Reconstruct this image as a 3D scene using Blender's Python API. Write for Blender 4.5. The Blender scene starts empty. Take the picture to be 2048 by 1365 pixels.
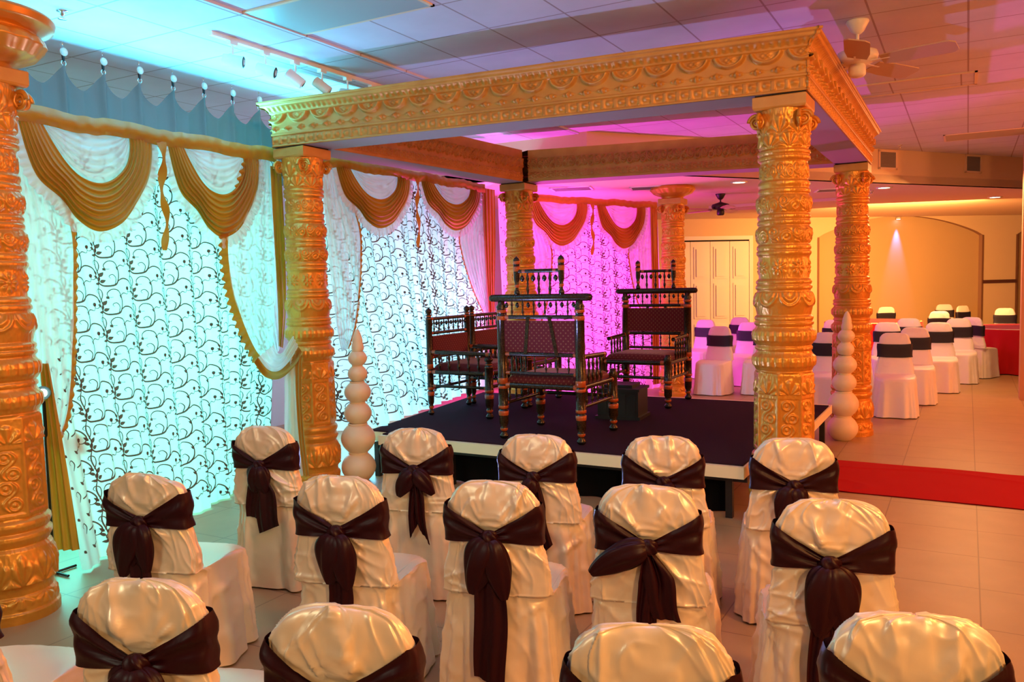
import bpy, math, random
import numpy as np
from mathutils import Vector, Matrix
PI = math.pi
random.seed(7)
SC = bpy.context.scene
COL = SC.collection

# ------------------------------------------------------------------ camera
CAM = (1.0845, -5.7362, 1.7357)
YAW, PITCH, ROLL, FPX = 0.508, 0.0712, -0.0229, 1638.0
_cy, _sy, _cp, _sp = math.cos(YAW), math.sin(YAW), math.cos(PITCH), math.sin(PITCH)
_f = Vector((-_sy*_cp, _cy*_cp, -_sp)); _r = Vector((_cy, _sy, 0)); _u = _r.cross(_f)
_cr, _sr = math.cos(ROLL), math.sin(ROLL)
_r2 = _r*_cr + _u*_sr; _u2 = -_r*_sr + _u*_cr
cd = bpy.data.cameras.new('camera'); cam = bpy.data.objects.new('camera', cd); COL.objects.link(cam)
cam.matrix_world = Matrix(((_r2.x, _u2.x, -_f.x, CAM[0]), (_r2.y, _u2.y, -_f.y, CAM[1]), (_r2.z, _u2.z, -_f.z, CAM[2]), (0, 0, 0, 1)))
cd.sensor_width = 36.0; cd.lens = FPX/2048*36; cd.clip_start = .05; cd.clip_end = 100
SC.camera = cam

# ------------------------------------------------------------------ world, exposure
SC.view_settings.view_transform = 'Standard'; SC.view_settings.look = 'None'
SC.view_settings.exposure = 0.0; SC.view_settings.gamma = 1.0
SC.view_settings.use_curve_mapping = False
w = bpy.data.worlds.new('world'); SC.world = w; w.use_nodes = True
w.node_tree.nodes['Background'].inputs[0].default_value = (1.0, 0.42, 0.28, 1)
w.node_tree.nodes['Background'].inputs[1].default_value = 0.12

# ------------------------------------------------------------------ large lights
def area(name, loc, to, sx, sy, col, power, spread=180):
    l = bpy.data.lights.new(name, 'AREA'); l.shape = 'RECTANGLE'; l.size = sx; l.size_y = sy
    l.color = col; l.energy = power; l.spread = math.radians(spread)
    o = bpy.data.objects.new(name, l); COL.objects.link(o); o.location = loc
    o.rotation_euler = (Vector(to)-Vector(loc)).to_track_quat('-Z', 'Y').to_euler()
    return o
def spot(name, loc, to, ang, col, power, rad=.05, blend=.4):
    l = bpy.data.lights.new(name, 'SPOT'); l.spot_size = math.radians(ang); l.spot_blend = blend
    l.color = col; l.energy = power; l.shadow_soft_size = rad
    o = bpy.data.objects.new(name, l); COL.objects.link(o); o.location = loc
    o.rotation_euler = (Vector(to)-Vector(loc)).to_track_quat('-Z', 'Y').to_euler()
    return o
# warm room lamps behind the camera and along the right hand side, plus added fills
area('lamp_front_warm', (3.7, -6.6, 3.40), (-.8, -2.2, .5), .30, .25, (1, .55, .20), 135)
area('lamp_front_neutral', (-1.8, -7.4, 2.5), (-2.2, -.6, 2.3), .7, .5, (.80, .84, .62), 36)
area('fill_top_cool', (-.4, -3.4, 3.5), (-.4, -3.2, 0), 1.6, 1.6, (.52, .54, 1.0), 20)  # added overhead fill in place of cool led light spilling off the ceiling
area('fill_uplight_right', (5.9, 2.6, 1.2), (2.6, 3.4, 3.58), .9, .6, (1, .30, .12), 105)  # unseen uplight added to warm the ceiling at the right
area('lamp_side_orange', (6.0, 4.9, 2.75), (-2.0, .8, 1.5), .5, .5, (1, .20, .03), 175)
area('lamp_side_orange_front', (3.4, -3.4, 3.35), (-3.0, -2.8, .9), .4, .4, (1, .36, .07), 116)
area('fill_aisle', (3.4, .4, 3.45), (3.0, .6, 0), 1.6, 2.4, (1, .44, .13), 52)  # added unseen light that turns the floor at the right orange
# far room cans
area('lamp_far_room', (0.2, 11.6, 2.7), (-1.0, 15.6, 1.0), 2.5, 2.0, (1, .44, .11), 470)
area('lamp_far_room_aisle', (1.2, 7.9, 3.0), (.6, 7.0, 0), 1.0, 1.0, (1, .46, .16), 95)
# coloured washes behind the fabric panels
area('wash_cyan', (-5.45, -1.45, 1.70), (-4.3, -1.45, 1.30), 2.7, 2.1, (.10, 1.0, .84), 105, 120)
area('wash_white_blue', (-5.45, 1.75, 1.05), (-4.3, 1.75, .95), 2.4, 1.2, (.18, .74, 1.0), 125)
area('wash_magenta', (-5.35, 6.1, 1.6), (-4.0, 5.55, 1.4), 2.6, 2.0, (1.0, .05, .80), 210)
area('wash_ceiling_cyan', (-4.55, -1.3, 2.862), (-4.55+.97, -1.3, 2.862+.24), 3.3, .03, (.07, .72, 1.0), 240)
spot('wash_ceiling_magenta', (-3.87, 3.50, .42), (-3.0, 3.0, 3.58), 100, (1.0, .08, .80), 420, .04, .2)
spot('fill_par_violet', (-2.75, -.62, .32), (-.9, -1.6, 3.4), 125, (.36, .42, 1.0), 170, .05, .6)  # added violet fill for ceiling and seats, in place of led spill

# ------------------------------------------------------------------ materials
def mat(name, col, rough=.5, metal=0., spec=.5, sheen=0., trans=0., bump=None, mottle=None, emit=None, aniso=0.):
    m = bpy.data.materials.new(name); m.use_nodes = True
    nt = m.node_tree; b = nt.nodes['Principled BSDF']; out = nt.nodes['Material Output']
    b.inputs['Base Color'].default_value = (*col, 1); b.inputs['Roughness'].default_value = rough
    b.inputs['Metallic'].default_value = metal; b.inputs['Specular IOR Level'].default_value = spec
    b.inputs['Sheen Weight'].default_value = sheen
    if aniso: b.inputs['Anisotropic'].default_value = aniso
    tc = nt.nodes.new('ShaderNodeTexCoord')
    if mottle:       # (scale, second colour, contrast)
        n = nt.nodes.new('ShaderNodeTexNoise'); n.inputs['Scale'].default_value = mottle[0]; n.inputs['Detail'].default_value = 5
        nt.links.new(tc.outputs['Object'], n.inputs['Vector'])
        r = nt.nodes.new('ShaderNodeValToRGB'); r.color_ramp.elements[0].position = .5-mottle[2]; r.color_ramp.elements[1].position = .5+mottle[2]
        r.color_ramp.elements[0].color = (*col, 1); r.color_ramp.elements[1].color = (*mottle[1], 1)
        nt.links.new(n.outputs['Fac'], r.inputs['Fac']); nt.links.new(r.outputs['Color'], b.inputs['Base Color'])
    if bump:         # (scale, strength, distance, stretch)
        n = nt.nodes.new('ShaderNodeTexNoise'); n.inputs['Scale'].default_value = bump[0]; n.inputs['Detail'].default_value = 6
        mp = nt.nodes.new('ShaderNodeMapping'); mp.inputs['Scale'].default_value = bump[3] if len(bump) > 3 else (1, 1, 1)
        nt.links.new(tc.outputs['Object'], mp.inputs['Vector']); nt.links.new(mp.outputs['Vector'], n.inputs['Vector'])
        bp = nt.nodes.new('ShaderNodeBump'); bp.inputs['Strength'].default_value = bump[1]; bp.inputs['Distance'].default_value = bump[2]
        nt.links.new(n.outputs['Fac'], bp.inputs['Height']); nt.links.new(bp.outputs['Normal'], b.inputs['Normal'])
    if trans:        # thin cloth that lets light through
        t = nt.nodes.new('ShaderNodeBsdfTranslucent'); t.inputs['Color'].default_value = (*col, 1)
        mx = nt.nodes.new('ShaderNodeMixShader'); mx.inputs[0].default_value = trans
        nt.links.new(b.outputs[0], mx.inputs[1]); nt.links.new(t.outputs[0], mx.inputs[2]); nt.links.new(mx.outputs[0], out.inputs['Surface'])
    if emit:
        b.inputs['Emission Color'].default_value = (*emit[0], 1); b.inputs['Emission Strength'].default_value = emit[1]
    return m
def see_through(m, amount):
    nt = m.node_tree; out = nt.nodes['Material Output']; src = out.inputs['Surface'].links[0].from_socket
    t = nt.nodes.new('ShaderNodeBsdfTransparent'); mx = nt.nodes.new('ShaderNodeMixShader'); mx.inputs[0].default_value = amount
    nt.links.new(src, mx.inputs[1]); nt.links.new(t.outputs[0], mx.inputs[2]); nt.links.new(mx.outputs[0], out.inputs['Surface'])
    return m
def grid_mat(name, col, line, px, py, ox, oy, wd, rough, spec=.5, mott=None, bumpd=.002):
    """tiles px by py metres with joints wd wide, offset ox, oy (object space)"""
    m = mat(name, col, rough, spec=spec); nt = m.node_tree; b = nt.nodes['Principled BSDF']
    tc = [n for n in nt.nodes if n.type == 'TEX_COORD'][0]
    sp = nt.nodes.new('ShaderNodeSeparateXYZ'); nt.links.new(tc.outputs['Object'], sp.inputs[0])
    def M(op, a, bb=None):
        n = nt.nodes.new('ShaderNodeMath'); n.operation = op
        for i, v in enumerate((a, bb)):
            if v is None: continue
            if isinstance(v, (int, float)): n.inputs[i].default_value = v
            else: nt.links.new(v, n.inputs[i])
        return n.outputs[0]
    ds = []
    for ax, p, o in ((0, px, ox), (1, py, oy)):
        a = M('ADD', sp.outputs[ax], -o+p/2+100*p); a = M('MODULO', a, p); a = M('SUBTRACT', a, p/2); ds.append(M('ABSOLUTE', a))
    d = M('MINIMUM', ds[0], ds[1]); k = M('LESS_THAN', d, wd)
    n = nt.nodes.new('ShaderNodeTexNoise'); n.inputs['Scale'].default_value = 3.5; n.inputs['Detail'].default_value = 8
    nt.links.new(tc.outputs['Object'], n.inputs['Vector'])
    r = nt.nodes.new('ShaderNodeValToRGB'); r.color_ramp.elements[0].position = .3; r.color_ramp.elements[1].position = .7
    r.color_ramp.elements[0].color = (*(mott or col), 1); r.color_ramp.elements[1].color = (*col, 1); nt.links.new(n.outputs['Fac'], r.inputs['Fac'])
    mx = nt.nodes.new('ShaderNodeMix'); mx.data_type = 'RGBA'
    nt.links.new(k, mx.inputs['Factor']); nt.links.new(r.outputs['Color'], mx.inputs['A']); mx.inputs['B'].default_value = (*line, 1)
    nt.links.new(mx.outputs['Result'], b.inputs['Base Color'])
    bp = nt.nodes.new('ShaderNodeBump'); bp.inputs['Strength'].default_value = .6; bp.inputs['Distance'].default_value = bumpd; bp.invert = True
    nt.links.new(k, bp.inputs['Height']); nt.links.new(bp.outputs['Normal'], b.inputs['Normal'])
    return m

M_FLOOR = grid_mat('floor_tile', (.43, .285, .145), (.24, .15, .08), .575, .575, .017, -.10, .0035, .40, .32, (.385, .255, .128))
M_CEIL = grid_mat('ceiling_tile', (.66, .62, .74), (.38, .30, .34), .608, .608, -.154, .13, .007, .9, .1, (.60, .57, .68), .006)  # white tiles; lavender in the base stands in for coloured light spill
M_CEIL2 = mat('low_ceiling_plaster', (.76, .60, .44), .9, spec=.1, bump=(60, .15, .002))
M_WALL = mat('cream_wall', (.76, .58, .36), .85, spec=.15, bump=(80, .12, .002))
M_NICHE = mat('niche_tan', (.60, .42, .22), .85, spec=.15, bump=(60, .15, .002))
M_WHITE = mat('white_paint', (.80, .78, .74), .45)
M_WALLB = mat('back_wall', (.55, .55, .58), .9)
M_GOLD = mat('gold_paint', (.74, .33, .034), .33, metal=.40, spec=.6, bump=(180, .25, .001), mottle=(9, (.62, .26, .028), .25))
M_GOLDD = mat('gold_paint_beam', (.66, .33, .065), .45, metal=.2, spec=.45, bump=(120, .3, .001), mottle=(7, (.52, .24, .045), .25))
M_PLY = mat('beam_underside', (.32, .26, .25), .8)
M_GAP = mat('dark_gap', (.01, .01, .01), .9)  # near-black fill standing in for the shade inside narrow gaps
M_CREAM = mat('cream_pot', (.86, .70, .46), .45, spec=.4, mottle=(5, (.80, .63, .40), .3))
M_SATIN = mat('ivory_satin', (.84, .70, .50), .35, metal=.25, spec=.55, sheen=.15, bump=(34, .18, .003, (1, 1, .3)))
M_SPAN = mat('white_cover', (.82, .80, .78), .42, spec=.5, sheen=.2)
M_SASH = mat('plum_satin', (.022, .0018, .0038), .40, spec=.22, sheen=.0, bump=(30, .25, .003, (1, 1, .4)))
M_BAND = mat('plum_band', (.012, .008, .020), .5, spec=.4)
M_SHEER = mat('patterned_sheer', (.86, .88, .88), .7, spec=.1, trans=.55)
M_FLOCK = mat('flocked_vine', (.16, .09, .07), .7, spec=.2, trans=.42)
M_WSHEER = see_through(mat('white_organza', (.88, .86, .88), .5, spec=.25, trans=.45), .24)
M_GSILK = mat('gold_silk', (.56, .23, .013), .42, spec=.5, sheen=.15, trans=.30, mottle=(6, (.46, .19, .010), .3))
M_GREYC = mat('grey_drape', (.155, .15, .145), .8, spec=.1)
M_CARPET = mat('plum_carpet', (.030, .014, .024), .95, spec=.05, bump=(300, .6, .004))
M_RED = mat('red_carpet', (.44, .004, .008), .85, spec=.1, bump=(90, .3, .003))
M_REDC = mat('red_cloth', (.46, .006, .010), .7, spec=.15, sheen=.2)
M_BLACK = mat('black_paint', (.012, .011, .012), .45)
M_BLACKC = mat('black_cloth', (.006, .006, .007), .95, spec=.03)
M_PLYEDGE = mat('stage_edge', (.86, .82, .56), .5, spec=.4)
M_LACQ = mat('dark_lacquer', (.014, .007, .004), .22, spec=.35, metal=.0, bump=(160, .4, .001), mottle=(120, (.05, .026, .010), .12))
M_LACO = mat('orange_lacquer_ring', (.42, .075, .012), .28, spec=.6)
M_LACB = mat('black_lacquer_ring', (.008, .006, .006), .25, spec=.6)
M_CHROME = mat('chrome', (.8, .8, .8), .2, metal=1)
M_FANW = mat('fan_white', (.78, .74, .68), .4)
M_FANB = mat('fan_bronze', (.035, .025, .02), .4, metal=.5)
M_FANWOOD = mat('fan_blade_wood', (.50, .33, .20), .5)
M_VENT = mat('vent_grey', (.22, .20, .19), .6)
M_TAN = mat('right_wall_brown', (.55, .30, .16), .8)
M_CAN = mat('recessed_can_glow', (1, 1, 1), .5, emit=((1, .78, .48), 9))
M_LEDB = mat('led_blue', (1, 1, 1), .5, emit=((.35, .6, 1), 8))
M_LEDC = mat('led_cyan', (1, 1, 1), .5, emit=((.5, 1, 1), 25))
M_TROF = mat('troffer_lens', (.34, .46, .50), .35)
# red upholstery woven with small gold dots
def uph():
    m = mat('red_brocade', (.105, .003, .006), .7, spec=.2, sheen=.2); nt = m.node_tree; b = nt.nodes['Principled BSDF']
    tc = [n for n in nt.nodes if n.type == 'TEX_COORD'][0]
    mp = nt.nodes.new('ShaderNodeMapping'); mp.inputs['Rotation'].default_value = (0, .785, 0); mp.inputs['Scale'].default_value = (1, 0.0, 1)
    v = nt.nodes.new('ShaderNodeTexVoronoi'); v.inputs['Scale'].default_value = 32; v.inputs['Randomness'].default_value = 0
    nt.links.new(tc.outputs['Object'], mp.inputs[0]); nt.links.new(mp.outputs[0], v.inputs['Vector'])
    r = nt.nodes.new('ShaderNodeValToRGB'); e = r.color_ramp.elements
    e[0].position = .14; e[0].color = (.20, .07, .035, 1); e[1].position = .24; e[1].color = (.105, .003, .006, 1)
    nt.links.new(v.outputs['Distance'], r.inputs['Fac']); nt.links.new(r.outputs['Color'], b.inputs['Base Color'])
    return m
M_UPH = uph()

# ------------------------------------------------------------------ mesh helpers
class MB:
    def __init__(s): s.v = []; s.f = []; s.m = []; s.n = 0
    def add(s, V, F, mi=0):
        V = np.asarray(V, float).reshape(-1, 3); s.v.append(V)
        for q in F: s.f.append(tuple(int(i)+s.n for i in q)); s.m.append(mi)
        s.n += len(V); return s
    def grid(s, P, mi=0, cu=False, cv=False, flip=False):
        n, m = P.shape[:2]; i = np.arange(n if cu else n-1); j = np.arange(m if cv else m-1)
        I, J = np.meshgrid(i, j, indexing='ij'); I2 = (I+1) % n; J2 = (J+1) % m
        Q = np.stack([I*m+J, I2*m+J, I2*m+J2, I*m+J2], -1).reshape(-1, 4)
        if flip: Q = Q[:, ::-1]
        s.v.append(P.reshape(-1, 3).astype(float)); Q = Q+s.n
        s.f.extend(map(tuple, Q.tolist())); s.m.extend([mi]*len(Q)); s.n += n*m; return s
    def box(s, x0, x1, y0, y1, z0, z1, mi=0, R=None, o=(0, 0, 0)):
        V = np.array([(x, y, z) for x in (x0, x1) for y in (y0, y1) for z in (z0, z1)], float)
        if R is not None: V = V @ np.array(R).T
        V = V+np.array(o)
        return s.add(V, [(0, 1, 3, 2), (4, 6, 7, 5), (0, 4, 5, 1), (2, 3, 7, 6), (0, 2, 6, 4), (1, 5, 7, 3)], mi)
    def tube(s, pts, rad, seg=12, mi=0, caps=True):
        """pts list of 3-vectors, rad list or number"""
        P = np.array(pts, float); n = len(P); rad = np.full(n, rad, float) if np.isscalar(rad) else np.array(rad, float)
        T = np.gradient(P, axis=0); T /= np.linalg.norm(T, axis=1)[:, None]+1e-12
        ref = np.array([0, 0, 1.]) if abs(T[0][2]) < .9 else np.array([1., 0, 0])
        G = np.zeros((n, seg, 3)); a = np.arange(seg)*2*PI/seg
        A = np.cross(T[0], ref); A /= np.linalg.norm(A)
        for i in range(n):
            A = A-T[i]*(A@T[i]); A /= np.linalg.norm(A); B = np.cross(T[i], A)
            G[i] = P[i]+rad[i]*(np.cos(a)[:, None]*A+np.sin(a)[:, None]*B)
        k = s.n; s.grid(G, mi, cv=True)
        if caps:
            s.f.append(tuple(k+j for j in range(seg))[::-1]); s.m.append(mi)
            s.f.append(tuple(k+(n-1)*seg+j for j in range(seg))); s.m.append(mi)
        return s
    def lathe(s, prof, c=(0, 0, 0), seg=24, mi=0, axis='z', mis=None):
        """prof list of (r, h)"""
        pr_ = np.array(prof, float); a = np.arange(seg)*2*PI/seg
        G = np.zeros((len(pr_), seg, 3)); G[..., 0] = pr_[:, :1]*np.cos(a); G[..., 1] = pr_[:, :1]*np.sin(a); G[..., 2] = pr_[:, 1:2]
        if axis == 'x': G = G[..., [2, 0, 1]]
        if axis == 'y': G = G[..., [1, 2, 0]]
        G = G+np.array(c); k = len(s.m); s.grid(G, mi, cv=True, flip=True)
        if mis is not None:
            for i in range(len(pr_)-1):
                for j in range(seg): s.m[k+i*seg+j] = mis[i]
        return s
    def build(s, name, mats, parent=None, smooth=True, loc=None, auto=None):
        me = bpy.data.meshes.new(name); V = np.concatenate(s.v) if s.v else np.zeros((0, 3))
        me.from_pydata(V.tolist(), [], s.f)
        for m in (mats if isinstance(mats, (list, tuple)) else [mats]): me.materials.append(m)
        me.polygons.foreach_set('material_index', s.m)
        me.polygons.foreach_set('use_smooth', [bool(smooth)]*len(s.m))
        if smooth and auto: me.set_sharp_from_angle(angle=math.radians(auto))
        me.update()
        o = bpy.data.objects.new(name, me); COL.objects.link(o)
        if parent: o.parent = parent
        if loc is not None: o.location = loc
        return o
def tag(o, label=None, cat=None, group=None, kind=None):
    if label: o['label'] = label
    if cat: o['category'] = cat
    if group: o['group'] = group
    if kind: o['kind'] = kind
    return o
def empty(name, loc=(0, 0, 0), rz=0):
    o = bpy.data.objects.new(name, None); o.empty_display_size = .1; COL.objects.link(o); o.location = loc; o.rotation_euler = (0, 0, rz); return o
def copy_tree(o, parent=None):
    c = o.copy(); COL.objects.link(c)
    if parent: c.parent = parent
    for ch in list(o.children): copy_tree(ch, c)
    return c
def struct(name, mb, m, smooth=False):
    return tag(mb.build(name, m, smooth=smooth), kind='structure')
# vectorised value noise
_rng = np.random.RandomState(3); _T = _rng.rand(64, 64, 64)
def vn(x, y, z=0.0):
    x, y, z = np.broadcast_arrays(np.asarray(x, float), np.asarray(y, float), np.asarray(z, float))
    xi, yi, zi = np.floor(x).astype(int), np.floor(y).astype(int), np.floor(z).astype(int)
    f = [x-xi, y-yi, z-zi]; f = [t*t*(3-2*t) for t in f]; r = 0
    for a in (0, 1):
        for b in (0, 1):
            for c in (0, 1):
                r = r+_T[(xi+a) & 63, (yi+b) & 63, (zi+c) & 63]*(f[0] if a else 1-f[0])*(f[1] if b else 1-f[1])*(f[2] if c else 1-f[2])
    return r*2-1
def ridge(x, y, z=0.0): return 1-np.abs(vn(x, y, z))*2
def sstep(a, b, x): t = np.clip((x-a)/(b-a), 0, 1); return t*t*(3-2*t)
def interp(pts, t):
    pts = np.array(pts, float); return np.interp(t, pts[:, 0], pts[:, 1])
def resample(poly, n):
    P = np.array(poly, float); 
    # smooth with Catmull-Rom then resample by length
    Q = []
    for i in range(len(P)-1):
        p0 = P[max(i-1, 0)]; p1 = P[i]; p2 = P[i+1]; p3 = P[min(i+2, len(P)-1)]
        for t in np.linspace(0, 1, 12, endpoint=False):
            Q.append(.5*((2*p1)+(-p0+p2)*t+(2*p0-5*p1+4*p2-p3)*t*t+(-p0+3*p1-3*p2+p3)*t**3))
    Q.append(P[-1]); Q = np.array(Q); d = np.r_[0, np.cumsum(np.linalg.norm(np.diff(Q, axis=0), axis=1))]
    s = np.linspace(0, d[-1], n); return np.stack([np.interp(s, d, Q[:, k]) for k in range(Q.shape[1])], 1)

# ================================================================== THE ROOM
Z1, Z0L, Z2 = 3.58, 3.56, 3.09           # main tiled ceiling, lower strip on the left, low ceiling beyond the soffit
SA, SB = np.array([-3.06, 3.72]), np.array([6.2, 15.87])      # line of the slanting soffit
def poly_slab(pts, z0, z1):
    n = len(pts); V = [(x, y, z0) for x, y in pts]+[(x, y, z1) for x, y in pts]
    F = [tuple(range(n))[::-1], tuple(range(n, 2*n))]+[(i, (i+1) % n, n+(i+1) % n, n+i) for i in range(n)]
    return MB().add(V, F)
struct('floor', MB().box(-6.6, 7, -10, 24, -.06, 0), M_FLOOR)
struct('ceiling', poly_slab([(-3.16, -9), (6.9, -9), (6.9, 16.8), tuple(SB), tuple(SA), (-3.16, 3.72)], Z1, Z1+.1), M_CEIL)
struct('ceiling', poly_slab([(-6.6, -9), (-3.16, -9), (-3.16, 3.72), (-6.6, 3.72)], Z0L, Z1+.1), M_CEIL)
struct('ceiling', poly_slab([(-6.6, 3.72), tuple(SA), tuple(SB), (6.9, 16.8), (6.9, 24), (-6.6, 24)], Z2, Z2+.12), M_CEIL2)
sd = (SB-SA)/np.linalg.norm(SB-SA); sn = np.array([sd[1], -sd[0]])
struct('soffit_wall', poly_slab([tuple(SA), tuple(SB), tuple(SB-sn*.1), tuple(SA-sn*.1)], Z2, Z1), M_WALL)
struct('wall_left', MB().box(-6.7, -6.5, -9, 14, 0, 3.6), M_WALLB)
struct('soffit_wall_left', MB().box(-6.6, -3.06, 3.72, 3.82, Z2, Z1), M_WALL)
# far wall, with arched niches
WA, WB = np.array([-6.5, 11.2]), np.array([5.4, 20.2]); wd = WB-WA; WL = float(np.linalg.norm(wd)); wd = wd/WL; wn = np.array([wd[1], -wd[0]])
wd3 = np.array([wd[0], wd[1], 0]); wn3 = np.array([wn[0], wn[1], 0]); W0 = np.array([WA[0], WA[1], 0.])
R3 = np.array(_r2); U3 = np.array(_u2); F3 = np.array(_f); C3 = np.array(CAM)
def wall_uv(px, py):            # where a sight line meets the far wall: metres along it and height
    d = F3+R3*(px-1024)/FPX-U3*(py-682.5)/FPX; t = ((W0-C3)@wn3)/(d@wn3); P = C3+d*t
    return float((P-W0)@wd3), float(P[2])
def wp(u, z, out=0.0): return W0+wd3*u+wn3*out+np.array([0, 0, z])
nu0 = wall_uv(1636, 600)[0]; nu1, nz = wall_uv(1966, 470); ntop = wall_uv(1800, 432)[1]; nu2 = wall_uv(2032, 560)[0]; nu3 = nu2+(nu1-nu0)
def arch(ua, ub, n=28):
    return [(ua+(ub-ua)*i/n, nz+(ntop-nz)*math.sin(PI*i/n)**.8 if 0 < i < n else nz) for i in range(n+1)]
mb = MB()
def wallrect(u0, u1, z0, z1, out=0.0, mi=0, m=None):
    (m or mb).add([wp(u0, z0, out), wp(u1, z0, out), wp(u1, z1, out), wp(u0, z1, out)], [(0, 1, 2, 3)], mi)
wallrect(0, nu0, 0, 3.6); wallrect(nu1, nu2, 0, 3.6); wallrect(nu3, nu3+3, 0, 3.6)
for ua, ub in ((nu0, nu1), (nu2, nu3)):
    A = arch(ua, ub)
    for (a, za), (b, zb) in zip(A, A[1:]):
        mb.add([wp(a, za), wp(b, zb), wp(b, 3.6), wp(a, 3.6)], [(0, 1, 2, 3)])
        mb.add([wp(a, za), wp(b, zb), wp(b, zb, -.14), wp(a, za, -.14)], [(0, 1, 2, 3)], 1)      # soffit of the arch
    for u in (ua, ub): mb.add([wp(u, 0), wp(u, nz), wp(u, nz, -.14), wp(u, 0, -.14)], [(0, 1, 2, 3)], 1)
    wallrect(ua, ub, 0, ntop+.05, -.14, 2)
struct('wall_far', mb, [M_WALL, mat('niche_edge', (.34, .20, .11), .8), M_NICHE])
mb = MB(); wallrect(0, WL+2, 0, 3.6, -.3, 0, mb); struct('wall_far_backing', mb, M_WALL)
# chair rail between the niches, thermostat strip below it
zr = wall_uv(1997, 563)[1]
mb = MB(); mb.add([wp(a, z, o) for a in (nu1, nu2) for z in (zr-.04, zr+.04) for o in (0, .03)], [(0, 1, 3, 2), (4, 6, 7, 5), (0, 4, 5, 1), (2, 3, 7, 6), (1, 5, 7, 3)])
struct('trim_1', mb, mat('dark_rail', (.10, .035, .02), .5))
mb = MB()
for ua in (nu0, nu1, nu2):      # thin dark beads edging the niches
    mb.add([wp(ua-.025, 0, .01), wp(ua+.025, 0, .01), wp(ua+.025, nz, .01), wp(ua-.025, nz, .01)], [(0, 1, 2, 3)])
struct('trim_2', mb, mat('niche_bead', (.22, .10, .05), .6))
# white folding doors
def door(px0, px1, pxm, name, has_frame=True):
    u0, zt = wall_uv(px0, 482); u1, _ = wall_uv(px1, 484)
    dz = zt; root = tag(empty(name), kind='structure')
    f = MB(); t = .09
    def bar(a, b, z0, z1, o0, o1, m, mi=0):
        m.add([wp(u, z, o) for u in (a, b) for z in (z0, z1) for o in (o0, o1)], [(0, 1, 3, 2), (4, 6, 7, 5), (0, 4, 5, 1), (2, 3, 7, 6), (0, 2, 6, 4), (1, 5, 7, 3)], mi)
    bar(u0-t, u0, 0, dz+t, 0, .05, f); bar(u1, u1+t, 0, dz+t, 0, .05, f); bar(u0, u1, dz, dz+t, 0, .05, f)
    f.build('door_frame', M_WHITE, root, smooth=False)
    g = MB(); bar(u0, u1, dz-.035, dz, .0, .02, g); g.build('track_gap', M_GAP, root, smooth=False)
    n = 4; wv = (u1-u0)/n
    for k in range(n):
        d = MB(); a, b = u0+k*wv+.006, u0+(k+1)*wv-.006
        bar(a, b, .02, dz-.035, 0, .035, d)
        for z0, z1 in ((.12, .26*dz), (.31*dz, .62*dz), (.66*dz, .94*dz)):     # raised panels
            for aa, bb in ((a+.07, b-.07),):
                bar(aa, bb, z0, z1, .035, .055, d); bar(aa+.05, bb-.05, z0+.05, z1-.05, .055, .080, d)
        d.build('door_leaf', M_WHITE, root, smooth=False)
    return root
door(1340, 1497, 1412, 'door_1')
# brown wall end at the right edge
struct('wall_right', MB().box(1.72, 6.9, 7.15, 7.45, 0, 3.58), M_TAN)
struct('wall_right_side', MB().box(6.8, 6.95, -9, 7.2, 0, 3.6), M_WALL)
# lower panel in the far ceiling (raised step seen behind the pillar)
struct('ceiling_panel', MB().box(-3.2, -.75, 9.7, 11.2, Z2-.05, Z2), M_CEIL2)

# ================================================================== CEILING FITTINGS
def downlight(x, y, label):
    r = tag(empty('recessed_light', (x, y, Z2)), label, 'ceiling light', 'recessed lights in the low ceiling')
    MB().lathe([(.085, -.012), (.115, -.012), (.12, 0), (.085, 0)], seg=28).build('trim_ring', M_WHITE, r)
    MB().lathe([(0.001, -.010), (.085, -.010)], seg=28).build('lens', M_CAN, r)
downlight(-1.774, 6.131, 'glowing recessed ceiling light nearest the front right mandap pillar, seen left of it')
downlight(-.08, 8.432, 'glowing recessed ceiling light just right of the rear right pillar, below the first wall vent')
downlight(1.498, 11.681, 'glowing recessed ceiling light farthest right, above the tan wall niche')
def flat_vent(name, x, y, z, sx, sy, label, ang=0., m=M_VENT):
    r = tag(empty(name, (x, y, z), ang), label, 'ceiling vent')
    f = MB(); t = .03
    for a in ((-sx/2, sx/2, -sy/2, -sy/2+t), (-sx/2, sx/2, sy/2-t, sy/2), (-sx/2, -sx/2+t, -sy/2, sy/2), (sx/2-t, sx/2, -sy/2, sy/2)):
        f.box(*a, -.012, 0)
    f.build('frame', M_WHITE, r, smooth=False)
    s = MB(); n = 9
    for i in range(n): yy = -sy/2+t+(sy-2*t)*(i+.5)/n; s.box(-sx/2+t, sx/2-t, yy-.012, yy+.008, -.010, -.002)
    s.build('slats', m, r, smooth=False)
flat_vent('ceiling_vent', -4.0, 5.3, Z2, .6, .5, 'grey vent in the low ceiling above the left end of the pink curtain', .3)
flat_vent('ceiling_vent', -3.05, 5.95, Z2, .55, .45, 'grey vent in the low ceiling just left of the bowl topped pillar', .3)
flat_vent('ceiling_vent', -.813, 8.251, Z2, .5, .45, 'grey vent in the low ceiling between the two right mandap pillars', .3)
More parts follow.
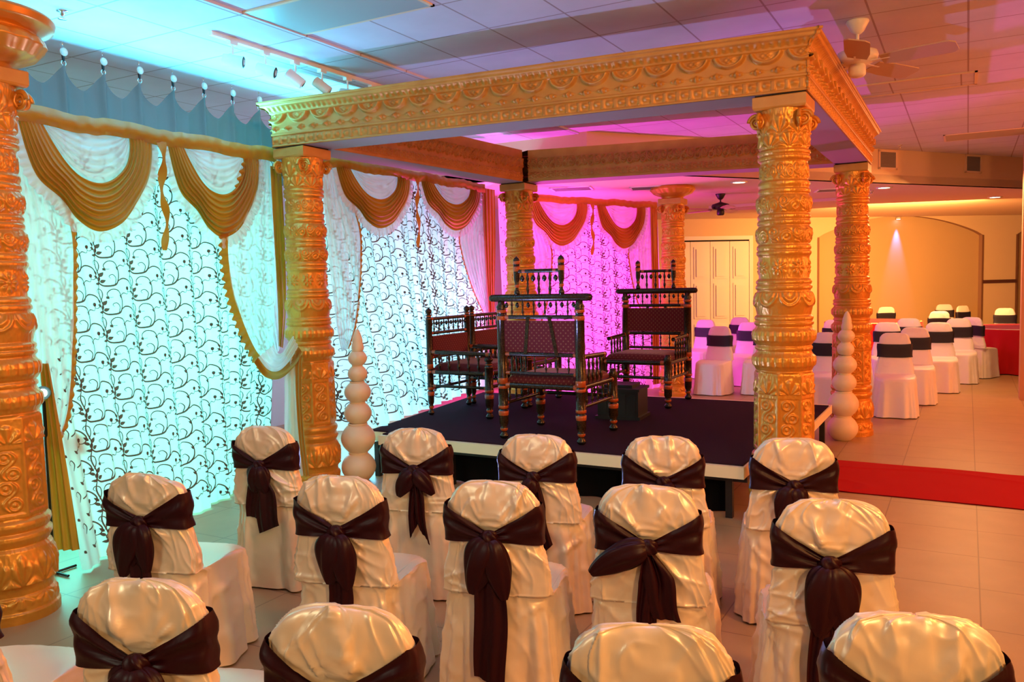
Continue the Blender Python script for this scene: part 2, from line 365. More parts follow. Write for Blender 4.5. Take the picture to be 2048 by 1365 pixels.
for (px, py), lab in (((1775, 320), 'square air return vent high on the soffit, left one of two'), ((1946, 328), 'square air return vent high on the soffit, right one of two')):
    d = F3+R3*(px-1024)/FPX-U3*(py-682.5)/FPX; n3 = np.array([sn[0], sn[1], 0]); S0 = np.array([SA[0], SA[1], 0])
    P = C3+d*(((S0-C3)@n3)/(d@n3))
    r = tag(empty('wall_vent', P, math.atan2(sd[1], sd[0])), lab, 'wall vent', 'square vents on the soffit')
    f = MB(); a = .19
    for q in ((-a, a, -.015, 0, -a*.75, -a*.75+.03), (-a, a, -.015, 0, a*.75-.03, a*.75), (-a, -a+.035, -.015, 0, -a*.75, a*.75), (a-.035, a, -.015, 0, -a*.75, a*.75)): f.box(*q)
    f.build('frame', M_CEIL2, r, smooth=False)
    s = MB(); s.box(-a+.035, a-.035, -.004, 0, -a*.75+.03, a*.75-.03)
    for i in range(12): z = -a*.75+.035+i*.0195; s.box(-a+.035, a-.035, -.010, -.004, z, z+.008)
    s.build('grille', M_VENT, r, smooth=False)
r = tag(empty('fluorescent_troffer', (-2.61, -1.40, Z1)), 'unlit recessed fluorescent ceiling panel near the track lights', 'ceiling light')
f = MB()
for q in ((-.59, .59, -.295, -.27), (-.59, .59, .27, .295), (-.59, -.565, -.295, .295), (.565, .59, -.295, .295)): f.box(*q, -.012, 0)
f.build('frame', M_CEIL2, r, smooth=False)
MB().box(-.565, .565, -.27, .27, -.012, -.004).build('lens', M_TROF, r, smooth=False)
r = tag(empty('fluorescent_troffer', (1.36, 7.15, Z1)), 'unlit recessed ceiling panel at the far right by the soffit', 'ceiling light')
f = MB()
for q in ((-.59, .59, -.295, -.27), (-.59, .59, .27, .295), (-.59, -.565, -.295, .295), (.565, .59, -.295, .295)): f.box(*q, -.010, 0)
f.build('frame', M_CEIL2, r, smooth=False)
MB().box(-.565, .565, -.27, .27, -.010, -.004).build('lens', mat('troffer_lens_warm', (.42, .34, .22), .5), r, smooth=False)
r = tag(empty('fluorescent_troffer', (.55, 3.35, Z1)), 'unlit flush ceiling panel behind the white ceiling fan', 'ceiling light')
f = MB()
for q in ((-.59, .59, -.295, -.27), (-.59, .59, .27, .295), (-.59, -.565, -.295, .295), (.565, .59, -.295, .295)): f.box(*q, -.012, 0)
f.build('frame', M_CEIL2, r, smooth=False)
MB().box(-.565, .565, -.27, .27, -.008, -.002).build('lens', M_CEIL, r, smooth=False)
for (x, y, z), lab in (((-4.066, -2.372, Z0L), 'small chrome ceiling sprinkler in the cyan lit ceiling at top left'), ((-3.85, 2.75, Z2+.40), 'small ceiling sprinkler seen through the mandap opening in magenta light'), ((.209, 7.4, Z1), 'small ceiling sprinkler by the top of the soffit near the left vent'), ((-.3, 8.9, Z2), 'small ceiling sprinkler between the recessed lights')):
    if z > Z2+.3 and z < Z0L: z = Z1
    m = MB().lathe([(.001, 0), (.035, 0), (.035, -.006), (.012, -.010), (.012, -.03), (.006, -.032), (.006, -.05), (.028, -.052), (.028, -.055), (.001, -.056)], (0, 0, 0), 16)
    tag(m.build('ceiling_sprinkler', M_CHROME, loc=(x, y, z)), lab, 'sprinkler')
# track with spot heads
tr = tag(empty('ceiling_light_track', (-3.62, 0, Z0L)), 'white ceiling light track parallel to the cyan curtain', 'track light')
MB().box(-.018, .018, -1.57, .62, -.03, 0).build('rail', M_WHITE, tr, smooth=False)
for k, (y, az, el) in enumerate(((-1.37, 35, -8), (-1.05, 30, -16), (-.73, 215, 40), (-.42, 215, 38), (-.10, 20, -10), (.24, 200, 30))):
    hd = MB(); hd.box(-.02, .02, -.035, .035, -.055, -.03); hd.tube([(0, 0, -.055), (0, 0, -.13)], .008, 8)
    a, e = math.radians(az), math.radians(el); d = np.array([math.cos(a)*math.cos(e), math.sin(a)*math.cos(e), math.sin(e)])
    c = np.array([0, 0, -.165]); o = hd.build('swivel', M_WHITE, tr, smooth=False, loc=(0, y, 0))
    b = MB(); b.tube([c-d*.075, c-d*.07, c-d*.065, c+d*.075], [.02, .038, .042, .042], 20); b.build('spot_head', M_WHITE, o)
    b = MB(); b.tube([c+d*.0755, c+d*.079], [.041, .036], 20); b.build('spot_ring', M_BLACK, o)
    b = MB(); b.tube([c+d*.079, c+d*.081], [.022, .02], 16); b.build('bulb', M_WHITE, o)

def fan(loc, zc, nb, r_in, r_out, drop, m1, m2, rot, name, label, bw=.13, sc=1.):
    r = tag(empty(name, (loc[0], loc[1], zc), rot), label, 'ceiling fan')
    MB().lathe([(.001, 0), (.078*sc, 0), (.08*sc, -.01), (.045*sc, -.075*sc), (.022, -.095*sc), (.001, -.097*sc)]).build('canopy', m1, r)
    MB().tube([(0, 0, -.08*sc), (0, 0, -drop+.05)], .012, 12).build('downrod', m1, r)
    MB().lathe([(.015, -drop+.07), (.06*sc, -drop+.055), (.135*sc, -drop+.03), (.145*sc, -drop), (.135*sc, -drop-.03), (.09*sc, -drop-.055), (.05*sc, -drop-.06)], seg=32).build('motor_housing', m1, r)
    MB().lathe([(.05*sc, -drop-.055), (.06*sc, -drop-.075), (.06*sc, -drop-.13), (.045*sc, -drop-.145), (.001, -drop-.147)], seg=24).build('switch_housing', m1, r)
    for k in range(nb):
        a = 2*PI*k/nb; c, s = math.cos(a), math.sin(a)
        t = np.linspace(0, 1, 16); hw = bw/2*(.78+.22*np.minimum(t*3, 1))*np.sqrt(np.clip(1-((t-.90)/.11).clip(0)**2*.75, 0, 1))
        x = r_in+(r_out-r_in)*t
        rows = []
        for zz in (.004, -.004):
            rows.append([[xi, -h, zz+.25*h] for xi, h in zip(x, hw)]); rows.append([[xi, h, zz-.25*h] for xi, h in zip(x, hw)])
        G = np.array([rows[0], rows[1], rows[3], rows[2]]); Rm = np.array([[c, -s, 0], [s, c, 0], [0, 0, 1]])
        G = G@Rm.T+np.array([0, 0, -drop-.05]); m = MB().grid(G, cu=True)
        m.add(G[:, -1], [(0, 1, 2, 3)]); m.add(G[:, 0], [(3, 2, 1, 0)])
        bl = m.build('blade', m2, r, smooth=False)
        ar = MB().box(.10*sc, r_in+.06, -.022, .022, -.007, .0, R=Rm, o=(0, 0, -drop-.045)); ar.build('blade_arm', m1, bl, smooth=False)
fan((.356, .854), Z1, 5, .17, .66, .255, M_FANW, M_FANWOOD, math.radians(-12), 'ceiling_fan', 'white ceiling fan with wooden blades beside the mandap corner', bw=.165)
fan((-2.427, 7.607), Z2, 5, .17, .66, .20, M_FANB, M_FANWOOD, math.radians(12), 'ceiling_fan', 'dark bronze ceiling fan above the white folding doors')

# ================================================================== CARVED PILLARS
def rosette(a, b):
    r = np.hypot(a, b); t = np.arctan2(b, a)
    return np.clip((.55+.45*np.cos(8*t))*np.exp(-((r-.55)/.26)**2), 0, 1)+1.0*np.exp(-(r/.20)**2)
def scroll(a, b):              # an S shaped vine with curled ends
    x = .42*np.sin(b*PI); h = np.exp(-((a-x)/.13)**2)*(np.abs(b) < .95)
    for cx, cy, sg in ((-.25, .55, 1), (.25, -.55, -1)):
        r = np.hypot(a-cx, (b-cy)*1.1); h = np.maximum(h, np.exp(-((r-.38)/.10)**2)); h = np.maximum(h, np.exp(-(r/.15)**2))
    return h
def leaf(a, b):                # acanthus / palmette fan
    r = np.hypot(a, b+1); t = np.arctan2(a, b+1)
    return np.clip(.5+.5*np.cos(t*9), 0, 1)**.7*sstep(0, .4, r)*(1-sstep(1.35, 1.75, r+.35*np.abs(t)))
def tile(th, z, n, z0, z1, off=0.0):
    a = ((th*n/(2*PI)+off) % 1.0)*2-1; b = (z-z0)/(z1-z0)*2-1; return a, b
def win(z, z0, z1, e=.006): return sstep(z0, z0+e, z)*(1-sstep(z1-e, z1, z))
PROF = [(0, .245), (.05, .245), (.06, .235), (.12, .228), (.14, .215), (.17, .218), (.20, .232), (.30, .238), (.38, .222), (.40, .205), (.415, .215), (.44, .228), (.46, .225), (.475, .206),
        (.485, .215), (.51, .226), (.53, .222), (.545, .203), (1.085, .198), (1.10, .200), (1.105, .192), (1.115, .20), (1.14, .212), (1.17, .218), (1.20, .214), (1.225, .195), (1.24, .190), (1.248, .200), (1.262, .200), (1.275, .190),
        (1.285, .20), (1.31, .214), (1.345, .218), (1.375, .212), (1.395, .196), (1.405, .192), (1.415, .205), (1.43, .207), (1.44, .196), (1.452, .204), (1.465, .204), (1.48, .187),
        (1.50, .192), (1.56, .205), (1.60, .202), (1.635, .186), (1.645, .184), (1.655, .196), (1.672, .196), (1.682, .186), (1.695, .194), (1.708, .192), (1.722, .174),
        (1.86, .176), (1.872, .180), (1.885, .190), (1.90, .190), (1.91, .180), (1.92, .188), (1.938, .187), (1.95, .176), (1.98, .184), (2.02, .190), (2.055, .184), (2.075, .174),
        (2.082, .184), (2.10, .185), (2.112, .175), (2.125, .183), (2.14, .182), (2.152, .171), (2.18, .180), (2.22, .187), (2.26, .180), (2.28, .169), (2.288, .179), (2.305, .180), (2.318, .170), (2.34, .178), (2.358, .177), (2.37, .164),
        (2.485, .161), (2.497, .166), (2.505, .180), (2.522, .181), (2.532, .171), (2.545, .182), (2.56, .181), (2.572, .166), (2.66, .168), (2.74, .178), (2.80, .186), (2.824, .186)]
def pillar_r(th, z):
    R = interp(PROF, z)
    oct_ = np.cos(PI/8)/np.cos(((th) % (PI/4))-PI/8)*1.035
    k = sstep(.545, .56, z)*(1-sstep(1.085, 1.10, z)); R = R*(1-k)+R*oct_*k
    h = np.zeros_like(R)
    # base bulge leaves
    a, b = tile(th, z, 12, .19, .40); h += .016*win(z, .19, .40)*leaf(a, b)
    a, b = tile(th, z, 10, .05, .14); h += .010*win(z, .05, .14)*leaf(a, -b)
    # octagon: framed scroll panels and a palmette row
    a, b = tile(th, z, 8, .56, .93)
    fr = (1-win(z, .575, .925, .008)*(np.abs(a) < .84))*win(z, .552, 1.09); h += .009*k*fr
    a1, b1 = tile(th, z, 8, .59, .755); a2, b2 = tile(th, z, 8, .755, .915)
    h += .016*win(z, .585, .755)*scroll(a1, b1)*(np.abs(a) < .8)+.016*win(z, .755, .92)*scroll(a2, b2)*(np.abs(a) < .8)
    a, b = tile(th, z, 8, .945, 1.075); h += .017*win(z, .95, 1.075)*leaf(a*1.1, b)*(np.abs(a) < .85)
    # fluted bulges
    for z0, z1, n in ((1.125, 1.215, 26), (1.295, 1.385, 26)):
        a, b = tile(th, z, n, z0, z1); h += .011*win(z, z0, z1, .02)*(1-np.abs(a)**2.2)
    # scallops
    a, b = tile(th, z, 8, 1.49, 1.635); r = np.hypot(a, (b-1.0)*.72); h += .015*win(z, 1.485, 1.635)*(np.exp(-((r-.92)/.10)**2)+.8*np.exp(-((r-.55)/.13)**2)+.6*np.exp(-(r/.2)**2))
    # rosettes
    a, b = tile(th, z, 8, 1.735, 1.855, .5); h += .017*win(z, 1.73, 1.86)*rosette(a*1.15, b)
    # scrolled leaf bands
    for z0, z1, n, o in ((1.955, 2.07, 7, .2), (2.155, 2.275, 8, .0), (2.375, 2.485, 9, .4)):
        a, b = tile(th, z, n, z0, z1, o); g = np.maximum(scroll(b*.9, a), .8*leaf(a*1.3, b)*(np.abs(a) < .75)); h += .014*win(z, z0, z1, .01)*g
    # capital leaves
    a, b = tile(th, z, 8, 2.575, 2.72); h += .018*win(z, 2.575, 2.74, .02)*leaf(a, b)
    a, b = tile(th, z, 8, 2.66, 2.815, .5); h += .016*win(z, 2.66, 2.82, .02)*np.maximum(leaf(a*1.1, b), 0)
    h += .0018*vn(th*22, z*60)
    return R*.945+h*.72-.003
NT = 288
def pillar_part(z0, z1, dz=.0045):
    n = max(3, int((z1-z0)/dz)); z = np.linspace(z0, z1, n)[:, None]; th = (np.arange(NT)*2*PI/NT)[None, :]
    Z, T = np.broadcast_arrays(z, th); R = pillar_r(T, Z); G = np.stack([R*np.cos(T), R*np.sin(T), Z], -1)
    m = MB().grid(G, cv=True, flip=True)
    for row, rev in ((0, True), (n-1, False)):
        pass
    return m
def make_pillar():
    root = empty('carved_pillar')
    m = pillar_part(0, .545); m.build('base', M_GOLD, root)
    pillar_part(.545, 1.10).build('octagonal_pedestal', M_GOLD, root)
    pillar_part(1.10, 2.572).build('shaft', M_GOLD, root)
    cap = pillar_part(2.572, 2.826)
    cap.build('capital', M_GOLD, root)
    for sx in (-1, 1):
        for sy in (-1, 1):          # corner volutes
            v = MB(); t = np.linspace(0, 2.4*2*PI, 60); rr = .052*(1-t/t.max()*.86); a = math.atan2(sy, sx); d = np.array([math.cos(a), math.sin(a), 0]); c = d*.196+np.array([0, 0, 2.752])
            for s2 in (-1, 1):
                e = np.array([-d[1], d[0], 0])*s2; ax = (d*.75+e*.66); ax /= np.linalg.norm(ax)
                v.tube([c+e*.016+ax*rr[i]*math.cos(t[i])+np.array([0, 0, 1])*rr[i]*math.sin(t[i]) for i in range(60)], list(.013*(1-t/t.max()*.4)), 8)
            v.build('volute', M_GOLD, root)
    b = MB(); s = .169
    prof = [(.160, 2.824), (.165, 2.83), (.169, 2.84), (.169, 2.905), (.163, 2.91)]
    G = np.array([[(x*r, y*r, z) for x, y in ((-1, -1), (1, -1), (1, 1), (-1, 1))] for r, z in prof]); b.grid(G, cv=True, flip=False)
    b.add(G[-1], [(0, 1, 2, 3)]); b.add(G[0], [(3, 2, 1, 0)])
    b.build('top_block', M_GOLDD, root, smooth=False)
    return root
FL_, BR_, BL_ = (-3.904, -.387), (-.011, 3.831), (-3.662, 3.042)
PL = [((0, 0), 'carved gold pillar at the front right corner of the mandap'), (FL_, 'carved gold pillar at the front left corner of the mandap, beside the tied back drape'),
      (BR_, 'carved gold pillar at the rear right corner of the mandap behind a gourd stack'), (BL_, 'carved gold pillar at the rear left corner of the mandap, in front of the pink curtain'),
      ((-3.449, -3.262), 'carved gold pillar topped by an urn bowl, cut off by the left edge of the photo'), ((-2.73, 6.08), 'carved gold pillar topped by an urn bowl at the far end of the pink curtain')]
proto = make_pillar()
for i, ((x, y), lab) in enumerate(PL):
    o = proto if i == 0 else copy_tree(proto)
    o.location = (x, y, 0); tag(o, lab, 'pillar', 'carved gold pillars')
    if i >= 4:
        th = (np.arange(96)*2*PI/96)[None, :]; z = np.linspace(0, 1, 60)[:, None]
        R = interp([(0, .15), (.08, .16), (.14, .19), (.25, .265), (.45, .315), (.60, .30), (.66, .275), (.70, .30), (.78, .365), (.90, .375), (.96, .36), (1, .32)], z)
        H = interp([(0, 2.912), (1, 3.20)], z); R = R+.016*np.abs(np.sin(th*9+H*9))*win(z, .14, .62, .06)
        G = np.stack([R*np.cos(th), R*np.sin(th), H+0*th], -1); m = MB().grid(G, cv=True, flip=True)
        m.add(G[-1], [tuple(range(96))]); m.add(G[0], [tuple(range(96))[::-1]]); m.build('urn_bowl', M_GOLD, o)

# ================================================================== BEAMS OF THE MANDAP
OUT = [(.165, 2.92), (.176, 2.921), (.176, 2.932), (.168, 2.936), (.168, 3.005), (.173, 3.008), (.180, 3.012), (.180, 3.026), (.173, 3.030), (.173, 3.185), (.180, 3.188), (.186, 3.194), (.186, 3.204), (.190, 3.21), (.200, 3.222), (.218, 3.236), (.236, 3.243), (.240, 3.250), (.240, 3.262), (.258, 3.270), (.258, 3.285), (.20, 3.29)]
def prof_resample(P, step=.004):
    P = np.array(P); Q = [P[0]]
    for a, b in zip(P, P[1:]):
        n = max(1, int(np.linalg.norm(b-a)/step)); Q += [a+(b-a)*(i+1)/n for i in range(n)]
    return np.array(Q)
def relief(s, z, inner=False):
    h = 0*s*z
    if inner:
        a = ((s/.15) % 1)*2-1; b = (z-3.115)/.075; h = h+.016*win(z, 3.04, 3.19)*np.maximum(scroll(b, a), .9*leaf(a*1.2, -b)*(np.abs(a) < .8))
        a = ((s/.12+.5) % 1)*2-1; b = (z-2.99)/.045; h = h+.013*win(z, 2.945, 3.035)*np.maximum(rosette(a*.8, b)*.9, leaf(a, b)*.5)
        return h
    a = ((s/.088) % 1)*2-1; b = (z-2.97)/.036                     # lower row of little leaves
    h = h+.014*win(z, 2.936, 3.005)*np.maximum(np.exp(-(np.hypot(a*.8, b-.15)/.42)**2), np.exp(-((np.abs(a)-.85)/.16)**2)*.7)
    a = ((s/.13+.5) % 1)*2-1; b = (z-3.065)/.034                   # row of pointed leaves with berries
    h = h+.018*win(z, 3.032, 3.10)*(np.exp(-((np.abs(a)*.7+np.abs(b))/.55)**4)*(.6+.4*np.cos(a*14))+np.exp(-(np.hypot((a)*1.9, b)/.3)**2)*.6)
    a = ((s/.232) % 1)*2-1; b = (z-3.190)/.086                     # hanging half rings, hearts inside
    r = np.hypot(a*1.06, b*.98); h = h+.026*win(z, 3.10, 3.186)*(np.exp(-((r-.82)/.12)**4)+.45*np.exp(-(np.hypot(a, b+.3)/.33)**2)*(1+.5*np.sin(a*18)*np.sin(b*15)))
    a = ((s/.05) % 1)*2-1; h = h+.004*win(z, 3.205, 3.242)*np.cos(a*PI)
    return h
def make_beam(name, A, B, label, flip_in=False):
    """A to B along the outside, seen left to right from outside; outward normal on the right of A->B turned -90"""
    A = np.array([*A, 0.]); B = np.array([*B, 0.]); t = (B-A)/np.linalg.norm(B-A); n = np.array([t[1], -t[0], 0.]); L = np.linalg.norm(B-A)
    root = tag(empty(name, tuple((A+B)/2+np.array([0, 0, 2.92]))), label, 'canopy beam', 'canopy beams of the mandap'); mid = (A+B)/2+np.array([0, 0, 2.92])
    P = prof_resample(OUT); nu = int(L/.0065); u = np.linspace(0, 1, nu)[:, None]; o = P[None, :, 0]; z = P[None, :, 1]
    e = .004
    s = (-o+u*(L+2*o)); hh = relief(s, z); g = (u*0+1)
    def pos(s_, off, z_):
        return A+t*s_[..., None]+n*off[..., None]+np.array([0, 0, 1.])*(z_+0*s_)[..., None]-mid
    s2 = np.clip(s, -o+e, L+o-e)
    G = pos(s2, o+hh*1.5+0*s, z); m = MB().grid(G, flip=False)
    m.add([pos(np.array(s_), np.array(o_), np.array(z_)) for s_, o_, z_ in ((-.2+e, .20, 3.29), (L+.2-e, .20, 3.29), (L-.165, -.165, 3.285), (.165, -.165, 3.285))], [(0, 1, 2, 3)])
    m.build('carved_outer_face', M_GOLDD, root)
    zi = np.linspace(2.92, 3.285, 84)[None, :]; i_ = -.165+0*zi; s = .165+e+u*(L-.33-2*e)
    G = pos(s+0*zi, i_-relief(s, zi, True)*1.5+0*s, zi); MB().grid(G, flip=True).build('carved_inner_face', M_GOLDD, root)
    b = MB(); b.add([pos(np.array(s_), np.array(o_), np.array(2.919)) for s_, o_ in ((-.165, .165), (L+.165, .165), (L-.165, -.165), (.165, -.165))], [(3, 2, 1, 0)])
    b.build('underside', M_PLY, root, smooth=False)
    g2 = MB(); g2.box(-.155, .155, -.155, .155, 2.909, 2.919, o=tuple(A-mid)); g2.build('gap_shade', M_GAP, root, smooth=False)  # black filler for the shade between block and beam
    return root
make_beam('canopy_beam', FL_, (0, 0), 'front canopy beam of the mandap with hanging ring carving, facing the white chairs')
make_beam('canopy_beam', (0, 0), BR_, 'right side canopy beam of the mandap, orange lit, running away beside the ceiling fan')
make_beam('canopy_beam', BR_, BL_, 'rear canopy beam of the mandap, dull grey gold, behind the carved chairs')
make_beam('canopy_beam', BL_, FL_, 'left side canopy beam of the mandap above the blue lit curtain')

# ================================================================== STAGE
SZ = .40
st = tag(empty('stage_platform', (-1.95, 1.6, 0)), 'low wooden stage with plum carpet inside the four mandap pillars', 'stage')
def L_(x, y, z=0): return (x+1.95, y-1.6, z)
X0, X1, Y0, Y1 = -4.12, -.12, .0, 3.19
def stage_outline(i):
    return [(-3.72+i, .14+i), (-3.50+i, .14+i), (-3.50+i, i), (-.27-i, i), (-.27-i, .29+i), (X1-i, .29+i), (X1-i, Y1-i*1.6), (-3.38+i, Y1-i*1.6), (-3.38+i, 2.76-i), (-4.07+i, 2.76-i)]
def slab(name, pts, z0, z1, m, parent):
    mm = poly_slab([(x+1.95, y-1.6) for x, y in pts], z0, z1); return mm.build(name, m, parent, smooth=False)
slab('deck_board', stage_outline(0), SZ-.085, SZ, M_PLYEDGE, st)
cp = slab('carpet', [(x, y+(.03 if y < .1 else (-.10 if y > 3 else 0))) for x, y in stage_outline(.015)], SZ, SZ+.012, M_CARPET, st)
for x in np.linspace(-3.6, -.4, 5):
    for y in (Y0+.12, (Y0+Y1)/2, Y1-.12):
        if x < -3.3 and y > 2.7: continue
        MB().box(x+1.95-.025, x+1.95+.025, y-1.6-.025, y-1.6+.025, 0, SZ-.085).build('leg', M_BLACK, st, smooth=False)
MB().box(X1+1.95-.10, X1+1.95-.05, Y1-1.6-.17, Y1-1.6-.12, 0, SZ-.085).build('leg', M_BLACK, st, smooth=False)
rl = MB(); rl.box(-3.6+1.95, X1+1.95-.15, Y0-1.6+.10, Y0-1.6+.14, SZ-.13, SZ-.085); rl.box(-3.3+1.95, X1+1.95-.05, Y1-1.6-.13, Y1-1.6-.09, SZ-.13, SZ-.085)
rl.box(X1+1.95-.10, X1+1.95-.06, .45-1.6, Y1-1.6-.1, SZ-.14, SZ-.085); rl.build('frame_rail', M_BLACK, st, smooth=False)
sk = MB(); xs = np.linspace(-3.6, -.45, 240); G = np.array([[(x+1.95, .22-1.6+.02*math.sin(x*24)*(1-h), .005+h*(SZ-.10)) for h in (0, .5, 1)] for x in xs]); sk.grid(G); sk.build('black_skirt', M_BLACKC, st)

# ================================================================== LAYOUT OF CLOTHS ON THE FLOOR
xs = np.linspace(-2.4, 5.0, 220)[:, None]; ys = np.linspace(0, 1, 60)[None, :]
yb = 1.165+.012*np.sin(xs*2.1)+.03*(xs > 9); yt = 2.335+.014*np.sin(xs*2.7+1)+.008*np.sin(xs*7)
YY = yb+(yt-yb)*ys; XX = xs+0*ys; ZZ = .006+.010*np.clip(ridge(XX*.9+.2, YY*2.2), 0, 1)**6+.003*(vn(XX*5, YY*5)+1)*.5
m = (XX[:, 0] > -.0); G = np.stack([XX, YY, ZZ], -1)[m]
rc = MB().grid(G); Gb = G.copy(); Gb[..., 2] = .001; rc.grid(Gb, flip=True)
tag(rc.build('aisle_runner', M_RED), 'bright red carpet runner crossing the tiled floor to the stage', 'carpet')

# ================================================================== FABRIC BACKDROPS
def spiral(cx, cy, r0, a0, turns, r1=.02, n=26):
    t = np.linspace(0, 1, n); a = a0+turns*2*PI*t; r = r0*(1-t)**.9+r1*t; return np.stack([cx+r*np.cos(a), cy+r*np.sin(a)], 1)
def motif():
    """strokes (points, w0, w1) of one repeat of the vine, cell 1.4 wide by 1 high"""
    S = []
    t = np.linspace(0, 1, 14); S.append((np.stack([.06+.05*np.sin(t*2*PI), t], 1), .016, .016))
    S.append((resample([(.05, .10), (.22, -.04), (.52, .0), (.70, .22), (.74, .50), (.62, .76), (.40, .84), (.27, .70), (.30, .56), (.40, .56)], 40), .030, .010))
    S.append((resample([(.62, .10), (.90, .22), (1.12, .14), (1.24, -.06), (1.18, -.24), (1.05, -.26), (1.03, -.17)], 26), .022, .010))
    S.append((resample([(.05, .42), (.14, .62), (.12, .80), (.0, .86), (-.06, .76), (.0, .70)], 20), .018, .008))
    S.append((resample([(.70, .60), (.86, .70), (1.0, .66), (1.04, .80)], 14), .016, .006))
    S.append((resample([(.50, .02), (.56, .22), (.46, .36), (.36, .30), (.40, .22)], 18), .016, .008))
    for (x, y, a, l, wd_) in ((.05, .12, 1.0, .20, .052), (.04, .22, 2.3, .17, .045), (.10, .30, .55, .20, .06), (.02, .36, 2.0, .16, .04), (.08, .02, 2.8, .15, .04), (.12, .10, .15, .17, .055), (.72, .52, 2.0, .15, .035), (1.02, .80, 1.3, .10, .045), (.30, .56, 3.6, .08, .05)):
        t = np.linspace(0, 1, 8); bend = .25*t*t*l
        pts = np.stack([x+l*t*math.cos(a)-bend*math.sin(a), y+l*t*math.sin(a)+bend*math.cos(a)], 1); S.append((pts, ('leaf', wd_), 0))
    for k in range(6):
        a = k*PI/3; t = np.linspace(.25, 1, 5); S.append((np.stack([1.03+.055*t*math.cos(a), .88+.055*t*math.sin(a)*1.1], 1), ('leaf', .03), 0))
    return S
MOTIF = motif(); MW, MH = .275, .197
class Panel:
    def __init__(s, O, E, flare, zb=0.0, zt=2.95):
        s.O = np.array([*O, 0.]); s.E = np.array([*E, 0.]); s.L = np.linalg.norm(s.E-s.O); s.t = (s.E-s.O)/s.L; s.n = np.array([s.t[1], -s.t[0], 0.]); s.flare = flare; s.zb = zb; s.zt = zt
    def fold(s, u, z):
        k = 1-np.clip(z/s.zt, 0, 1)
        f = .028*np.sin(2*PI*u/.31+.8*np.sin(u*2.3))+.014*np.sin(2*PI*u/.13+2*np.sin(u*3.1)+z*.5)+.02*vn(u*3.3, z*.7)
        return f*(.45+.75*k)
    def sway(s, u, z):
        k = (1-np.clip(z/s.zt, 0, 1))**1.3; return k*np.interp(u/s.L, [0, 1] if len(s.flare) == 2 else [0, .13, 1], s.flare)
    def hold(s, u, z, off):        # as P, but shifted in the panel's plane to keep the outline measured on the flat panel
        u, z, off = np.broadcast_arrays(u, z, off); B = s.O+s.t*u[..., None]+np.array([0, 0, 1.])*z[..., None]; D = C3-B
        t = (off+s.sway(u, z))/(D@s.n); return B+D*t[..., None]
    def P(s, u, z, off):
        u, z, off = np.broadcast_arrays(u, z, off)
        return s.O+s.t*u[..., None]+s.n*(off+s.sway(u, z))[..., None]+np.array([0, 0, 1.])*z[..., None]
def patterned(pn, name, parent, u0, u1):
    u = np.linspace(u0, u1, int((u1-u0)/.012))[:, None]; z = np.linspace(pn.zb, pn.zt-.02, 130)[None, :]
    m = MB().grid(pn.P(u, z, pn.fold(u, z)), 0)
    ncol = int((u1-u0)/MW)+2; nrow = int((pn.zt-pn.zb)/MH)+2
    for c in range(-1, ncol):
        for r in range(-1, nrow):
            ox = u0+c*MW-.03; oz = pn.zb+r*MH+(c % 2)*MH*.45
            for pts, w0, w1 in MOTIF:
                Q = pts*np.array([MW/1.4*1.12, MH]); Q = Q+np.array([ox, oz])
                if Q[:, 0].min() < u0+.004 or Q[:, 0].max() > u1-.004 or Q[:, 1].max() > pn.zt-.06 or Q[:, 1].min() < pn.zb+.01: continue
                T = np.gradient(Q, axis=0); T /= np.linalg.norm(T, axis=1)[:, None]+1e-9; N = np.stack([-T[:, 1], T[:, 0]], 1); t = np.linspace(0, 1, len(Q))
                if isinstance(w0, tuple): hw = w0[1]*MH*1.15*np.sin(PI*np.clip(t, .02, 1)**.75)**.9
                else: hw = MH*1.45*(w0+(w1-w0)*t)*(.6+.4*np.sin(PI*t))
                A = Q+N*hw[:, None]; B = Q-N*hw[:, None]
                UV = np.stack([A, B], 1); U_, Z_ = UV[..., 0], UV[..., 1]
                m.grid(pn.P(U_, Z_, pn.fold(U_, Z_)+.0035), 1)
    return m.build(name, [M_SHEER, M_FLOCK], parent)
OUTN = [(0, 1), (.05, .69), (.12, .46), (.27, .29), (.38, .10), (.535, 0), (.72, .10), (.86, .34), (.96, .58), (1, .82), (1, 1)]
INN = [(.16, 1), (.23, .66), (.33, .28), (.43, .07), (.555, 0), (.67, .11), (.77, .38), (.81, .70), (.81, 1)]
